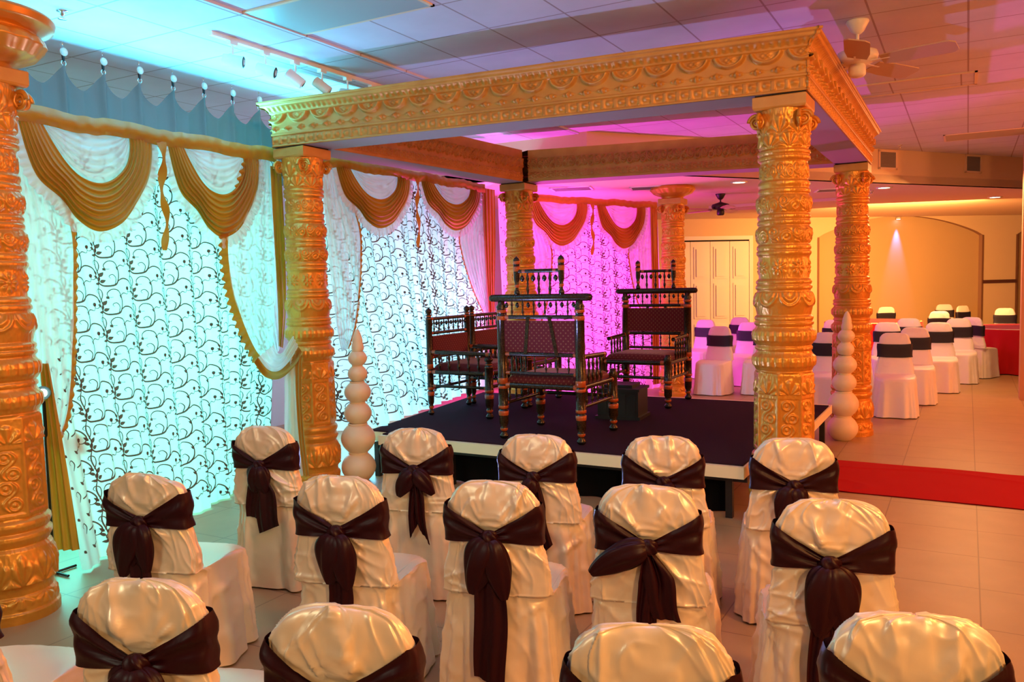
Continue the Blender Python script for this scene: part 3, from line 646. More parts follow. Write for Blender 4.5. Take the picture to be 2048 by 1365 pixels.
def swag(pn, parent, sa, sb, zt, zo, zi, flip=False, gold=None, name='gold_swag'):
    def mp(pts, zl):
        q = [((1-x) if flip else x, k) for x, k in pts]; q = q[::-1] if flip else q
        return [(sa+(sb-sa)*x, zl+(zt-zl)*k) for x, k in q]
    N = 110; o = resample(mp(OUTN, zo), N); i = resample(mp(INN, zi), N); V = 40; v = np.linspace(0, 1, V)[None, :]; t = np.linspace(0, 1, N)[:, None]
    UZ = i[:, None, :]*(1-v[..., None])+o[:, None, :]*v[..., None]
    sg = np.sin(PI*t); off = .075+.075*np.sin(PI*v)*(.4+.6*sg)+(.004+.012*sg)*np.sin(v*2*PI*7+1.5*np.sin(t*5))+.012*sg*vn(v*9, t*4)
    par = MB().grid(pn.hold(UZ[..., 0], UZ[..., 1], off)).build(name, gold or M_GSILK, parent)
    # white inner festoon: nested hanging folds
    top = np.stack([np.linspace(i[0, 0], i[-1, 0], N), np.full(N, zt)], 1); UZ = top[:, None, :]*(1-v[..., None])+i[:, None, :]*v[..., None]
    off = .055+.05*np.sin(PI*v)*sg+.022*sg*np.abs(np.sin(v*PI*6))+.01*sg*vn(v*8, t*6)
    MB().grid(pn.hold(UZ[..., 0], UZ[..., 1], off)).build('white_festoon', M_WSHEER, par)
    # ruffle along the lower edge
    T = np.gradient(o, axis=0); T /= np.linalg.norm(T, axis=1)[:, None]; Nn = np.stack([T[:, 1], -T[:, 0]], 1)
    if Nn[N//2, 1] > 0: Nn = -Nn
    N2 = 420; t2 = np.linspace(0, 1, N2); oo = np.stack([np.interp(t2, np.linspace(0, 1, N), o[:, k]) for k in (0, 1)], 1); nn = np.stack([np.interp(t2, np.linspace(0, 1, N), Nn[:, k]) for k in (0, 1)], 1)
    vv = np.linspace(0, 1, 6)[None, :, None]; ed = .085*(.35+.65*np.sin(PI*t2)**.5)*(1+.10*np.sin(t2*2*PI*34)); ed = ed[:, None, None]
    UZ = oo[:, None, :]+nn[:, None, :]*vv*ed; off = .085+.016*np.sin(t2*2*PI*34)[:, None]*vv[..., 0]
    MB().grid(pn.hold(UZ[..., 0], UZ[..., 1], off)).build('white_ruffle', M_WSHEER, par)
    return par
def drape(pn, parent, inner, outer, name, m, trim=None, off0=.045, nf=7, amp=.02, tw=.03):
    N = 90; i = resample(inner, N); o = resample(outer, N); V = 46; v = np.linspace(0, 1, V)[None, :]; t = np.linspace(0, 1, N)[:, None]
    UZ = i[:, None, :]*(1-v[..., None])+o[:, None, :]*v[..., None]
    off = off0+amp*np.sin(v*2*PI*nf+.8*np.sin(t*4))*(.5+.5*t)+.012*vn(v*7, t*5)
    par = MB().grid(pn.hold(UZ[..., 0], UZ[..., 1], off)).build(name, m, parent)
    if trim:
        N2 = 300; t2 = np.linspace(0, 1, N2); ii = np.stack([np.interp(t2, np.linspace(0, 1, N), i[:, k]) for k in (0, 1)], 1); oo = np.stack([np.interp(t2, np.linspace(0, 1, N), o[:, k]) for k in (0, 1)], 1)
        d = ii-oo; d /= np.linalg.norm(d, axis=1)[:, None]+1e-6; vv = np.linspace(0, 1, 5)[None, :, None]; ed = (tw*(1+.22*np.sin(t2*2*PI*30)))[:, None, None]
        UZ = ii[:, None, :]+d[:, None, :]*vv*ed-d[:, None, :]*.008; of = off0+amp*0+.004+.012*np.sin(t2*2*PI*30)[:, None]*vv[..., 0]+.01
        MB().grid(pn.hold(UZ[..., 0], UZ[..., 1], of)).build('gold_trim', trim, par)
    return par
def band(pn, parent, u0, u1, z0, z1, m=None):
    u = np.linspace(u0, u1, 200)[:, None]; v = np.linspace(0, 1, 12)[None, :]; z = z0+(z1-z0)*v+.008*np.sin(u*9)+.006*vn(u*14, 0)
    off = .10+.028*np.sin(PI*v)+.006*vn(u*25, v*3); MB().grid(pn.hold(u, z, off)).build('heading_band', m or M_GSILK, parent)
def ribbon(pn, parent, u, z0, z1, w=.035):
    t = np.linspace(0, 1, 60)[:, None]; v = np.linspace(-1, 1, 6)[None, :]; hw = w*(.55+.45*np.cos(t*2*PI*3.3))*(1-t*.3)+.010
    off = .12+.02*np.sin(t*14)+.008*v*np.cos(t*21); MB().grid(pn.hold(u+v*hw+.018*np.sin(t*11), z0+(z1-z0)*t, off)).build('twisted_ribbon', M_GSILK, parent)

# cyan lit panel at the left
p1 = Panel((-4.25, -2.70), (-4.25, -.30), (.55, -.30), .012, 2.95)
r1 = tag(empty('backdrop_curtain', (-4.25, -1.5, 0)), 'cyan lit backdrop of vine patterned sheer under two gold swags, nearest the camera', 'curtain', 'backdrop curtains around the mandap')
def reparent_fix(root):
    for c in root.children: c.matrix_parent_inverse = Matrix.Translation(-root.location)
y1 = lambda y: y+2.70
patterned(p1, 'patterned_curtain', r1, 0, 2.40)
band(p1, r1, .02, 2.36, 2.835, 2.955)
swag(p1, r1, y1(-2.60), y1(-1.61), 2.87, 2.16, 2.50)
swag(p1, r1, y1(-1.47), y1(-.55), 2.85, 2.16, 2.51)
ribbon(p1, r1, y1(-1.525), 2.86, 2.04)
drape(p1, r1, [(y1(a), b) for a, b in ((-2.50, 2.86), (-2.36, 2.45), (-2.27, 2.13), (-2.29, 1.69), (-2.34, 1.14), (-2.40, .86), (-2.49, .72))], [(y1(a), b) for a, b in ((-2.74, 2.86), (-2.74, 2.4), (-2.74, 2.02), (-2.73, 1.5), (-2.70, 1.17), (-2.62, .86), (-2.54, .735))], 'white_side_drape', M_WSHEER, M_GSILK, off0=.05)
drape(p1, r1, [(y1(a), b) for a, b in ((-.62, 2.86), (-.80, 2.45), (-.93, 2.16), (-.92, 1.81), (-.84, 1.52), (-.69, 1.21), (-.52, 1.03))], [(y1(a), b) for a, b in ((-.42, 2.86), (-.41, 2.5), (-.40, 2.29), (-.40, 1.9), (-.40, 1.63), (-.39, 1.35), (-.40, 1.20))], 'white_side_drape', M_WSHEER, M_GSILK, off0=.07, tw=.085)
drape(p1, r1, [(y1(a), b) for a, b in ((-.42, 2.80), (-.41, 2.2), (-.40, 1.6), (-.41, 1.22))], [(y1(a), b) for a, b in ((-.29, 2.80), (-.28, 2.2), (-.30, 1.6), (-.36, 1.20))], 'gold_strip_drape', M_GSILK, None, off0=.12, nf=2, amp=.014)
def ruled3(e0, e1, name, m, nf, amp, par, V=26):
    a_ = resample(e0, 60); b_ = resample(e1, 60); v = np.linspace(0, 1, V)[None, :, None]; t = np.linspace(0, 1, 60)[:, None, None]
    G = a_[:, None, :]*(1-v)+b_[:, None, :]*v; G = G+np.array([.47, -.88, 0])*(amp*np.sin(v*2*PI*nf+t*3)); return MB().grid(G).build(name, m, par)
def pyp(px, py, y_):
    d = F3+R3*(px-1024)/FPX-U3*(py-682.5)/FPX; return list(C3+d*((y_-C3[1])/d[1]))
def pxp(px, py, x_):            # point on a sight line at a given x
    d = F3+R3*(px-1024)/FPX-U3*(py-682.5)/FPX; return list(C3+d*((x_-C3[0])/d[0]))
e_up = [pxp(548, 690, -4.16), pyp(556, 706, -.60), pyp(566, 705, -.63), pyp(576, 688, -.65), pyp(586, 672, -.66)]
e_lo = [pxp(516, 715, -4.16), pyp(536, 739, -.68), pyp(558, 742, -.68), pyp(580, 722, -.67), pyp(597, 694, -.67)]
e_tr = [pxp(508, 726, -4.17), pyp(530, 754, -.70), pyp(560, 758, -.70), pyp(588, 735, -.69), pyp(605, 706, -.68)]
tb = ruled3(e_up, e_lo, 'tied_back_swag', M_WSHEER, 3, .016, r1); ruled3(e_lo, e_tr, 'gold_trim', M_GSILK, 5, .010, tb, 12)
t0 = [pyp(569, 752, -.66), pyp(570, 800, -.66), pyp(570, 870, -.66), pyp(574, 952, -.67)]
t1 = [pyp(590, 700, -.67), pyp(592, 780, -.67), pyp(598, 870, -.67), pyp(607, 952, -.68)]
t2_ = [pyp(604, 712, -.68), pyp(604, 790, -.68), pyp(609, 870, -.68), pyp(620, 952, -.69)]
tt = ruled3(t0, t1, 'hanging_tail', M_WSHEER, 2, .014, r1); ruled3(t1, t2_, 'gold_trim', M_GSILK, 2, .010, tt, 12)
# gold fall beside the left pillar
G = []
for t in np.linspace(0, 1, 60):
    c = np.array([-3.93+.33*t, -2.72-.13*t, 1.30-1.10*t]); hw = .05+.06*t
    G.append([c+np.array([.62, .30, 0])*(hw*v)+np.array([.3, -.5, 0])*.022*math.sin(v*9+t*3) for v in np.linspace(-1, 1, 26)])
MB().grid(np.array(G)).build('gold_fall', M_GSILK, r1)
G = []
for t in np.linspace(0, 1, 40):
    c = np.array([-4.02+.02*t, -2.66+.22*t, .86-.12*t]); hw = .02+.05*t
    G.append([c+np.array([0, 0, 1])*(hw*v)+np.array([.5, .1, 0])*.02*math.sin(v*5+t*22) for v in np.linspace(-1, 1, 12)])
MB().grid(np.array(G)).build('gold_ruffle', M_GSILK, r1)
reparent_fix(r1)
# blue white panel in the middle
p2 = Panel((-4.25, -.26), (-4.25, 3.30), (.10, .66, -.12), .415, 2.96)
r2 = tag(empty('backdrop_curtain', (-4.25, 1.7, 0)), 'blue white lit backdrop of vine patterned sheer behind the low carved chairs', 'curtain', 'backdrop curtains around the mandap')
q = lambda s: s+.48
patterned(p2, 'patterned_curtain', r2, 0.0, 3.5)
band(p2, r2, .05, 3.5, 2.88, 2.985)
swag(p2, r2, q(.21), q(1.42), 2.93, 2.33, 2.63)
swag(p2, r2, q(1.61), q(2.90), 2.95, 2.37, 2.68)
ribbon(p2, r2, q(1.55), 2.92, 2.15)
drape(p2, r2, [(q(a), b) for a, b in ((.33, 2.9), (.42, 2.6), (.54, 2.3), (.54, 2.0), (.50, 1.7), (.42, 1.35), (.30, 1.12))], [(q(a), b) for a, b in ((.0, 2.9), (.02, 2.6), (.05, 2.3), (.07, 2.0), (.10, 1.7), (.14, 1.35), (.20, 1.10))], 'white_side_drape', M_WSHEER, M_GSILK, off0=.05)
drape(p2, r2, [(q(a), b) for a, b in ((2.78, 2.9), (2.62, 2.6), (2.40, 2.32), (2.45, 2.08), (2.55, 1.87), (2.70, 1.62), (2.88, 1.40), (3.0, 1.25))], [(q(a), b) for a, b in ((2.98, 2.9), (2.99, 2.6), (3.0, 2.3), (3.0, 2.08), (3.01, 1.87), (3.03, 1.62), (3.05, 1.40), (3.06, 1.25))], 'white_side_drape', M_WSHEER, M_GSILK, off0=.06)
drape(p2, r2, [(q(a), b) for a, b in ((2.94, 2.93), (2.96, 2.3), (3.0, 1.7), (3.04, 1.2), (3.02, .45))], [(q(a), b) for a, b in ((3.26, 2.93), (3.25, 2.3), (3.2, 1.7), (3.18, 1.2), (3.2, .45))], 'gold_strip_drape', M_GSILK, None, off0=.09, nf=4, amp=.016)
reparent_fix(r2)
# magenta panel at the back
p3 = Panel((-4.49, 3.98), (-3.25, 6.9), (.10, .10), .012, 2.93)
r3 = tag(empty('backdrop_curtain', (-3.85, 5.5, 0)), 'magenta lit backdrop of vine patterned sheer between the rear pillars', 'curtain', 'backdrop curtains around the mandap')
q = lambda s: s+.35
patterned(p3, 'patterned_curtain', r3, 0.0, 3.14)
band(p3, r3, q(.12), q(2.82), 2.86, 2.96)
swag(p3, r3, q(.18), q(1.30), 2.89, 2.25, 2.55)
swag(p3, r3, q(1.49), q(2.55), 2.88, 2.22, 2.53)
ribbon(p3, r3, q(1.40), 2.88, 2.12)
drape(p3, r3, [(q(a), b) for a, b in ((.32, 2.88), (.44, 2.5), (.58, 2.2), (.57, 1.9), (.50, 1.5), (.35, 1.15))], [(q(a), b) for a, b in ((.05, 2.88), (.05, 2.5), (.06, 2.2), (.08, 1.9), (.12, 1.5), (.2, 1.15))], 'white_side_drape', M_WSHEER, M_GSILK, off0=.05)
drape(p3, r3, [(q(a), b) for a, b in ((2.46, 2.88), (2.32, 2.5), (2.17, 2.2), (2.20, 1.9), (2.27, 1.62), (2.40, 1.3), (2.6, 1.1))], [(q(a), b) for a, b in ((2.70, 2.88), (2.70, 2.5), (2.70, 2.2), (2.70, 1.9), (2.70, 1.62), (2.70, 1.3), (2.70, 1.1))], 'white_side_drape', M_WSHEER, M_GSILK, off0=.06)
drape(p3, r3, [(q(a), b) for a, b in ((2.66, 2.88), (2.67, 2.3), (2.68, 1.7), (2.68, 1.1), (2.68, .05))], [(q(a), b) for a, b in ((2.82, 2.88), (2.83, 2.3), (2.84, 1.7), (2.84, 1.1), (2.84, .05))], 'gold_strip_drape', M_GSILK, None, off0=.09, nf=3, amp=.014)
reparent_fix(r3)
# grey drape on hooks
hy = [-1.97+.315*k for k in range(-5, 8)]
y = np.linspace(-3.5, .2, 420)[:, None]; v = np.linspace(0, 1, 30)[None, :]; ph = ((y+1.97)/.315) % 1.0; dd = np.minimum(ph, 1-ph)*2
ztop = 3.40-.16*(1-(1-dd)**1.6)**1.0; z = 2.72+(ztop-2.72)*v
x = -4.72+.045*np.exp(-(dd/.16)**2)*(1-.3*v)-.02*np.sin(dd*PI)*v+.006*vn(y*9, v*3); y = y+0*v
gd = MB().grid(np.stack([x, y, z], -1)).build('grey_valance_drape', M_GREYC); tag(gd, 'plain grey drape hanging in scallops from ceiling hooks above the cyan backdrop', 'drape')
HK = ['black hook with pale disc on the grey drape, '+t for t in ('hidden behind the urn topped pillar', 'behind the urn topped pillar, farther one', 'hidden behind the urn bowl', 'beside the urn bowl', 'nearest the urn topped pillar', 'second from the urn topped pillar', 'third from the urn topped pillar', 'fourth from the urn topped pillar', 'fifth from the urn topped pillar', 'sixth from the urn topped pillar', 'at the canopy beam tip')]
for k, yy in enumerate(hy[1:-1]):
    r = tag(empty('drape_hook', (-4.70, yy, 3.385)), HK[k], 'hook', 'hooks along the grey drape')
    t = np.linspace(0, 2*PI, 20); MB().tube([(0, .018*math.cos(a), .018*math.sin(a)+.022) for a in t], .004, 6, caps=False).build('ring', M_CHROME, r)
    MB().tube([(0, 0, .035), (0, 0, .075), (.004, .010, .095), (.004, 0, .115), (0, 0, .125)], [.009, .012, .011, .008, .006], 8).build('clip', M_BLACK, r)
    MB().tube([(.012, 0, .100), (.018, 0, .100)], [.030, .028], 20).build('disc', M_WHITE, r)
    MB().tube([(0, 0, .12), (0, 0, Z0L-3.385)], .003, 6).build('hanger', M_CHROME, r)
# led par can behind the side drape
ld = tag(empty('led_par_light', (-3.83, -2.795, 0)), 'small bright led par can on a thin stand, glowing beside the left pillar', 'stage light')
MB().tube([(0, 0, 0), (0, 0, 1.08)], .010, 10).tube([(0, -.14, .01), (0, .14, .01)], .008, 8).tube([(-.14, 0, .01), (.14, 0, .01)], .008, 8).build('stand', M_BLACK, ld)
dv = np.array([.79, -.60, .1]); dv /= np.linalg.norm(dv); c = np.array([0, 0, 1.13])
MB().tube([c-dv*.06, c-dv*.055, c+dv*.02], [.02, .038, .042], 20).build('can', M_BLACK, ld)
MB().tube([c+dv*.0205, c+dv*.0225], [.024, .022], 20).build('lens', M_LEDC, ld)

# ================================================================== STACKED GOURD POTS
def gourd_stack(x, y, label, rot=0.):
    r = tag(empty('gourd_pot_stack', (x, y, 0), rot), label, 'pot stack', 'stacks of cream gourd pots')
    z = 0.0; spec = [(.153, .262), (.152, .262), (.122, .195), (.118, .187), (.086, .145), (.084, .135)]
    for k, (R, h) in enumerate(spec):
        t = np.linspace(0, 1, 30); ang = -PI/2+PI*.5*t*2
        rr = R*np.clip(np.cos(np.linspace(-1.15, 1.12, 30)), 0, 1)**.62; rr = rr/rr.max()*R; rn = R*.60
        prof = [(rn*.85, z)]+[(max(a, rn*.9), z+h*.02+h*.90*b) for a, b in zip(rr, t)]+[(rn*.86, z+h*.93), (rn*.95, z+h*.955), (rn*.95, z+h*.985), (rn*.86, z+h)]
        lean = .006*k
        MB().lathe(prof, (lean, 0, 0), 48).build('pot', M_CREAM, r); z += h*.985
    prof = [(.05, z), (.056, z+.02), (.052, z+.05), (.045, z+.07), (.047, z+.085), (.040, z+.12), (.026, z+.16), (.012, z+.185), (.001, z+.192)]
    MB().lathe(prof, (.006*6, 0, 0), 32).build('finial', M_CREAM, r)
    return r
gourd_stack(-3.655, -.095, 'stack of six cream gourd pots with pointed finial beside the front left pillar')
gourd_stack(-.045, 3.42, 'stack of six cream gourd pots with pointed finial in front of the rear right pillar')

# ================================================================== CARVED CHAIRS ON THE STAGE
LM = [M_LACQ, M_LACO, M_LACB]
def post(x, y, z0, z1, r, parent, name='leg', finial=False, rings=True):
    H = z1-z0; P = []; K = []
    def seg(h, rr, k=0): P.append((rr, z0+h)); K.append(k)
    seg(0, r*.55); seg(.012, r*.9, 2); seg(.03, r*.95, 2); seg(.05, r*.55, 0); seg(.065, r*.50, 0); seg(.075, r*.8, 1); seg(.09, r*.8, 1); seg(.10, r*.62, 0); seg(.13, r*.95, 0); seg(.20, r*1.02, 0)
    if H > .3: seg(.215, r*1.1, 1); seg(.24, r*1.1, 1); seg(.245, r*.86, 2); seg(.257, r*.86, 2); seg(.262, r*1.1, 1); seg(.285, r*1.1, 1); seg(.29, r, 0)
    if H > .7: seg(.43, r, 0); seg(.432, r*1.06, 1); seg(.455, r*1.06, 1); seg(.458, r*.85, 2); seg(.468, r*.85, 2); seg(.471, r*1.06, 1); seg(.52, r*1.06, 1); seg(.523, r, 0)
    if finial:
        seg(H-.115, r, 0); seg(H-.11, r*1.1, 1); seg(H-.10, r*.8, 2); seg(H-.09, r*.75, 0); seg(H-.08, r*.95, 1); seg(H-.065, r*.6, 0); seg(H-.05, r*1.0, 0); seg(H-.03, r*1.05, 0); seg(H-.015, r*.7, 0); seg(H-.008, r*.35, 2); seg(H, .002, 2)
    else:
        if H > .7: seg(H-.16, r, 0); seg(H-.158, r*1.06, 1); seg(H-.125, r*1.06, 1); seg(H-.12, r*.85, 2); seg(H-.10, r*.85, 2); seg(H-.097, r*1.06, 1); seg(H-.075, r*1.06, 1)
        seg(H-.07, r*.9, 0); seg(H-.05, r*1.1, 0); seg(H-.025, r*.75, 0); seg(H, r*.7, 0); seg(H+.001, .002, 0)
    return MB().lathe(P, (x, y, 0), 20, mis=K[1:]+[0]).build(name, LM, parent)
def rod(p, q, r, parent, name, ends=True):
    p, q = np.array(p, float), np.array(q, float); L = np.linalg.norm(q-p); t = np.linspace(0, 1, 40); R = np.full(40, r)
    m = MB(); pts = [p+(q-p)*a for a in t]; m.tube(pts, list(R), 14)
    for j in range(39):
        a = t[j]*L; b = (1-t[j])*L
        if ends and (.03 < a < .06 or .03 < b < .06): 
            for s_ in range(14): m.m[j*14+s_] = 1
    return m.build(name, LM, parent)
def spindles(p, q, z0, z1, n, r, parent, pend=True):
    """n spindles between p and q; small dark pendants hang between them"""
    p, q = np.array(p, float), np.array(q, float); H = z1-z0
    for k in range(n):
        c = p+(q-p)*(k+1)/(n+1); z = np.linspace(0, 1, 13); rr = [r*v for v in (.55, .6, .9, 1.15, .9, .6, .8, .6, .9, 1.15, .9, .6, .55)]
        MB().tube([(c[0], c[1], z0+H*a) for a in z], rr, 8).build('spindle', M_LACQ, parent)
    if pend:
        for k in range(n+1):
            c = p+(q-p)*(k+.5)/(n+1); a = max(.013, min(.021, H*.15)); zt = z1-H*.10
            m = MB().lathe([(.001, zt+a*1.2), (.002, zt), (a*.5, zt-a*.3), (a, zt-a*1.2), (a*.8, zt-a*1.9), (a*.35, zt-a*2.4), (.001, zt-a*2.7)], (c[0], c[1], 0), 10); m.build('pendant', M_LACB, parent)
def cushion(x0, x1, y0, y1, z0, z1, parent, name, m):
    n = 26; t = np.linspace(-1, 1, n); X, Y = np.meshgrid(t, t, indexing='ij'); e = (1-np.abs(X)**6)*(1-np.abs(Y)**6)
    cx, cy, hx, hy = (x0+x1)/2, (y0+y1)/2, (x1-x0)/2, (y1-y0)/2
    zt = z0+(z1-z0)*(.35+.65*np.clip(e, 0, 1)**.35); G = np.stack([cx+hx*X, cy+hy*Y, zt], -1); b = MB().grid(G); G2 = G.copy(); G2[..., 2] = z0; b.grid(G2, flip=True)
    for sl in (np.s_[0, :], np.s_[-1, :], np.s_[:, 0], np.s_[:, -1]): b.grid(np.stack([G[sl], G2[sl]], 0))
    return b.build(name, m, parent)
def carved_armchair(x, y, rz, label, group, high=True):
    W, D = .72, .69; w2 = W/2; r = tag(empty('carved_armchair' if high else 'low_carved_armchair', (x, y, SZ+.0125), rz), label, 'armchair', group)
    # local: +y is forward, rear posts at y=0
    if high:
        for sx in (-1, 1): post(sx*w2, 0, 0, 1.17, .040, r, 'rear_post')
        bar = MB(); t = [-w2-.11, -w2-.105, -w2-.09, -w2-.06, w2+.06, w2+.09, w2+.105, w2+.11]; bar.tube([(a, 0, 1.195) for a in t], [.010, .022, .029, .031, .031, .029, .022, .010], 18); bar.build('top_bar', M_LACQ, r)
        for sx in (-1, 1): post(sx*.205, 0, 1.215, 1.54, .026, r, 'crest_post', finial=True)
        rod((-.19, 0, 1.415), (.19, 0, 1.415), .016, r, 'crest_rail')
        spindles((-.205, 0, 0), (.205, 0, 0), 1.22, 1.40, 3, .013, r)
        rod((-w2, 0, 1.035), (w2, 0, 1.035), .017, r, 'back_rail'); spindles((-w2, 0, 0), (w2, 0, 0), 1.05, 1.17, 6, .010, r)
        p = MB(); p.box(-w2+.03, w2-.03, -.018, .022, .745, 1.005); p.build('back_panel', M_UPH, r, smooth=False)
        for a, b in ((-.10, -.13), (.10, .16)):
            g = np.array([[(a+(b-a)*t+s_*.016, -.0215, 1.03-.31*t) for s_ in (-1, 1)] for t in (0, 1)]); MB().grid(g).build('back_strap', M_LACQ, r)
        rod((-w2, 0, .725), (w2, 0, .725), .018, r, 'back_rail'); spindles((-w2, 0, 0), (w2, 0, 0), .58, .71, 6, .010, r, False); rod((-w2, 0, .565), (w2, 0, .565), .015, r, 'back_rail')
        arm_z, f_top, seat = .71, .55, .47
    else:
        for sx in (-1, 1): post(sx*w2, 0, 0, 1.09, .032, r, 'rear_post', finial=True)
        rod((-w2, 0, .975), (w2, 0, .975), .018, r, 'back_rail'); rod((-w2, 0, .83), (w2, 0, .83), .016, r, 'back_rail'); spindles((-w2, 0, 0), (w2, 0, 0), .84, .96, 7, .010, r)
        p = MB(); p.box(-w2+.03, w2-.03, -.018, .022, .60, .80); p.build('back_panel', M_UPH, r, smooth=False)
        rod((-w2, 0, .585), (w2, 0, .585), .016, r, 'back_rail'); spindles((-w2, 0, 0), (w2, 0, 0), .50, .57, 6, .009, r, False)
        arm_z, f_top, seat = .645, .62, .45
    for sx in (-1, 1):
        post(sx*w2, D, 0, f_top, .041, r, 'front_leg', finial=not high)
        rod((sx*w2, 0, seat-.01), (sx*w2, D, seat-.01), .022, r, 'seat_rail'); rod((sx*w2, 0, .30), (sx*w2, D, .30), .015, r, 'stretcher')
        spindles((sx*w2, 0, 0), (sx*w2, D, 0), .31, seat-.02, 5, .012, r, False)
        ye = D*.74 if high else D+.03
        rod((sx*w2, 0, arm_z), (sx*w2, ye, arm_z-.015), .021, r, 'armrest')
        spindles((sx*w2, .0, 0), (sx*w2, ye if high else D, 0), seat+.01, arm_z-.02, 5, .014, r, False)
    rod((-w2, D, seat-.005), (w2, D, seat-.005), .026, r, 'seat_rail'); rod((-w2, 0, seat-.01), (w2, 0, seat-.01), .024, r, 'seat_rail'); rod((-w2, D, .31), (w2, D, .31), .016, r, 'stretcher'); rod((-w2, 0, .27 if not high else .2), (w2, 0, .27 if not high else .2), .015, r, 'stretcher') if not high else None
    spindles((-w2, D, 0), (w2, D, 0), .32, seat-.02, 3, .013, r, False)
    cushion(-w2+.02, w2-.02, .02, D-.03, seat+.0, seat+.085, r, 'seat_cushion', M_UPH)
    return r
carved_armchair(-1.99, .26, 0, 'high backed carved lacquer armchair with red brocade, back turned to the white chairs', 'high backed carved armchairs')
carved_armchair(-1.94, 3.0, PI, 'high backed carved lacquer armchair facing the viewer near the rear edge of the stage', 'high backed carved armchairs')
carved_armchair(-3.66, 1.43, -PI/2, 'low backed carved armchair with red cushion, nearer of the pair by the blue curtain', 'low backed carved armchairs', False)
carved_armchair(-3.66, 2.25, -PI/2, 'low backed carved armchair with red cushion, farther of the pair by the blue lit curtain', 'low backed carved armchairs', False)
# black ceremonial fire box
b = tag(empty('ceremonial_fire_box', (-1.82, 1.66, SZ+.0125), .08), 'small black square box on the plum carpet between the high backed armchairs', 'box')
q = MB(); q.box(-.22, .22, -.19, .19, 0, .03); q.box(-.20, .20, -.17, .17, .03, .27); q.box(-.215, .215, -.185, .185, .27, .295)
for k in range(4): q.box(-.17+k*.095, -.11+k*.095, -.176, -.17, .06, .24)
q.build('body', M_BLACK, b, smooth=False)
q = MB(); q.box(-.15, .13, -.12, .16, .2955, .325); q.build('tray', M_BLACK, b, smooth=False)

# ================================================================== CHAIRS UNDER SATIN COVERS
def se(c, e): return np.sign(c)*np.abs(c)**e
def cover_ring(phi, lev, p):
    """lev: dict arrays z,w,yb,yf,ex per level"""
    z, w, yb, yf, ex = lev
    x = w*se(np.cos(phi), ex); yy = (yb+yf)/2+(yf-yb)/2*se(np.sin(phi), ex); return x, yy, z+0*phi
def make_levels(n_scale=1.0, top=.95, sq=.62):
    z = []; w = []; yb = []; yf = []; ex = []
    def L(a, b, c, d, e): z.append(a); w.append(b); yb.append(c); yf.append(d); ex.append(e)
    # skirt
    for t in np.linspace(0, 1, int(34*n_scale)):
        zz = .012+t*.45; L(zz, .262-.024*t, -.035+.02*t, .53-.045*t, .50+.05*t)
    for t in np.linspace(0, 1, int(14*n_scale))[1:]:          # rounding into the seat and sweeping back to the slab
        zz = .462+.034*math.sin(min(1, t*1.6)*PI/2)-.012*max(0, t-.6); k = t**1.5
        L(zz, .238-.014*k, -.015-.004*t, .485-(.485-.085)*k, .55-.03*k)
    for t in np.linspace(0, 1, int(50*n_scale))[1:]:
        zz = .492+t*(.80-.492); ww = interp([(.484, .226), (.56, .222), (.66, .200), (.72, .186), (.76, .186), (.80, .190)], zz)
        yc = interp([(.484, .035), (.95, -.0)], zz); th = interp([(.484, .050), (.72, .036), (.80, .038)], zz); L(zz, float(ww), float(yc-th), float(yc+th), .52)
    for t in np.linspace(0, 1, int(34*n_scale))[1:]:
        a = t*PI/2; zz = .80+(top-.80)*math.sin(a); c = max(math.cos(a), 0)
        yc = interp([(.484, .035), (.95, -.0)], zz); L(zz, .190*c**sq+.002, float(yc-.038*c**.8-.002), float(yc+.038*c**.8+.002), .55)
    return [np.array(v)[:, None] for v in (z, w, yb, yf, ex)]
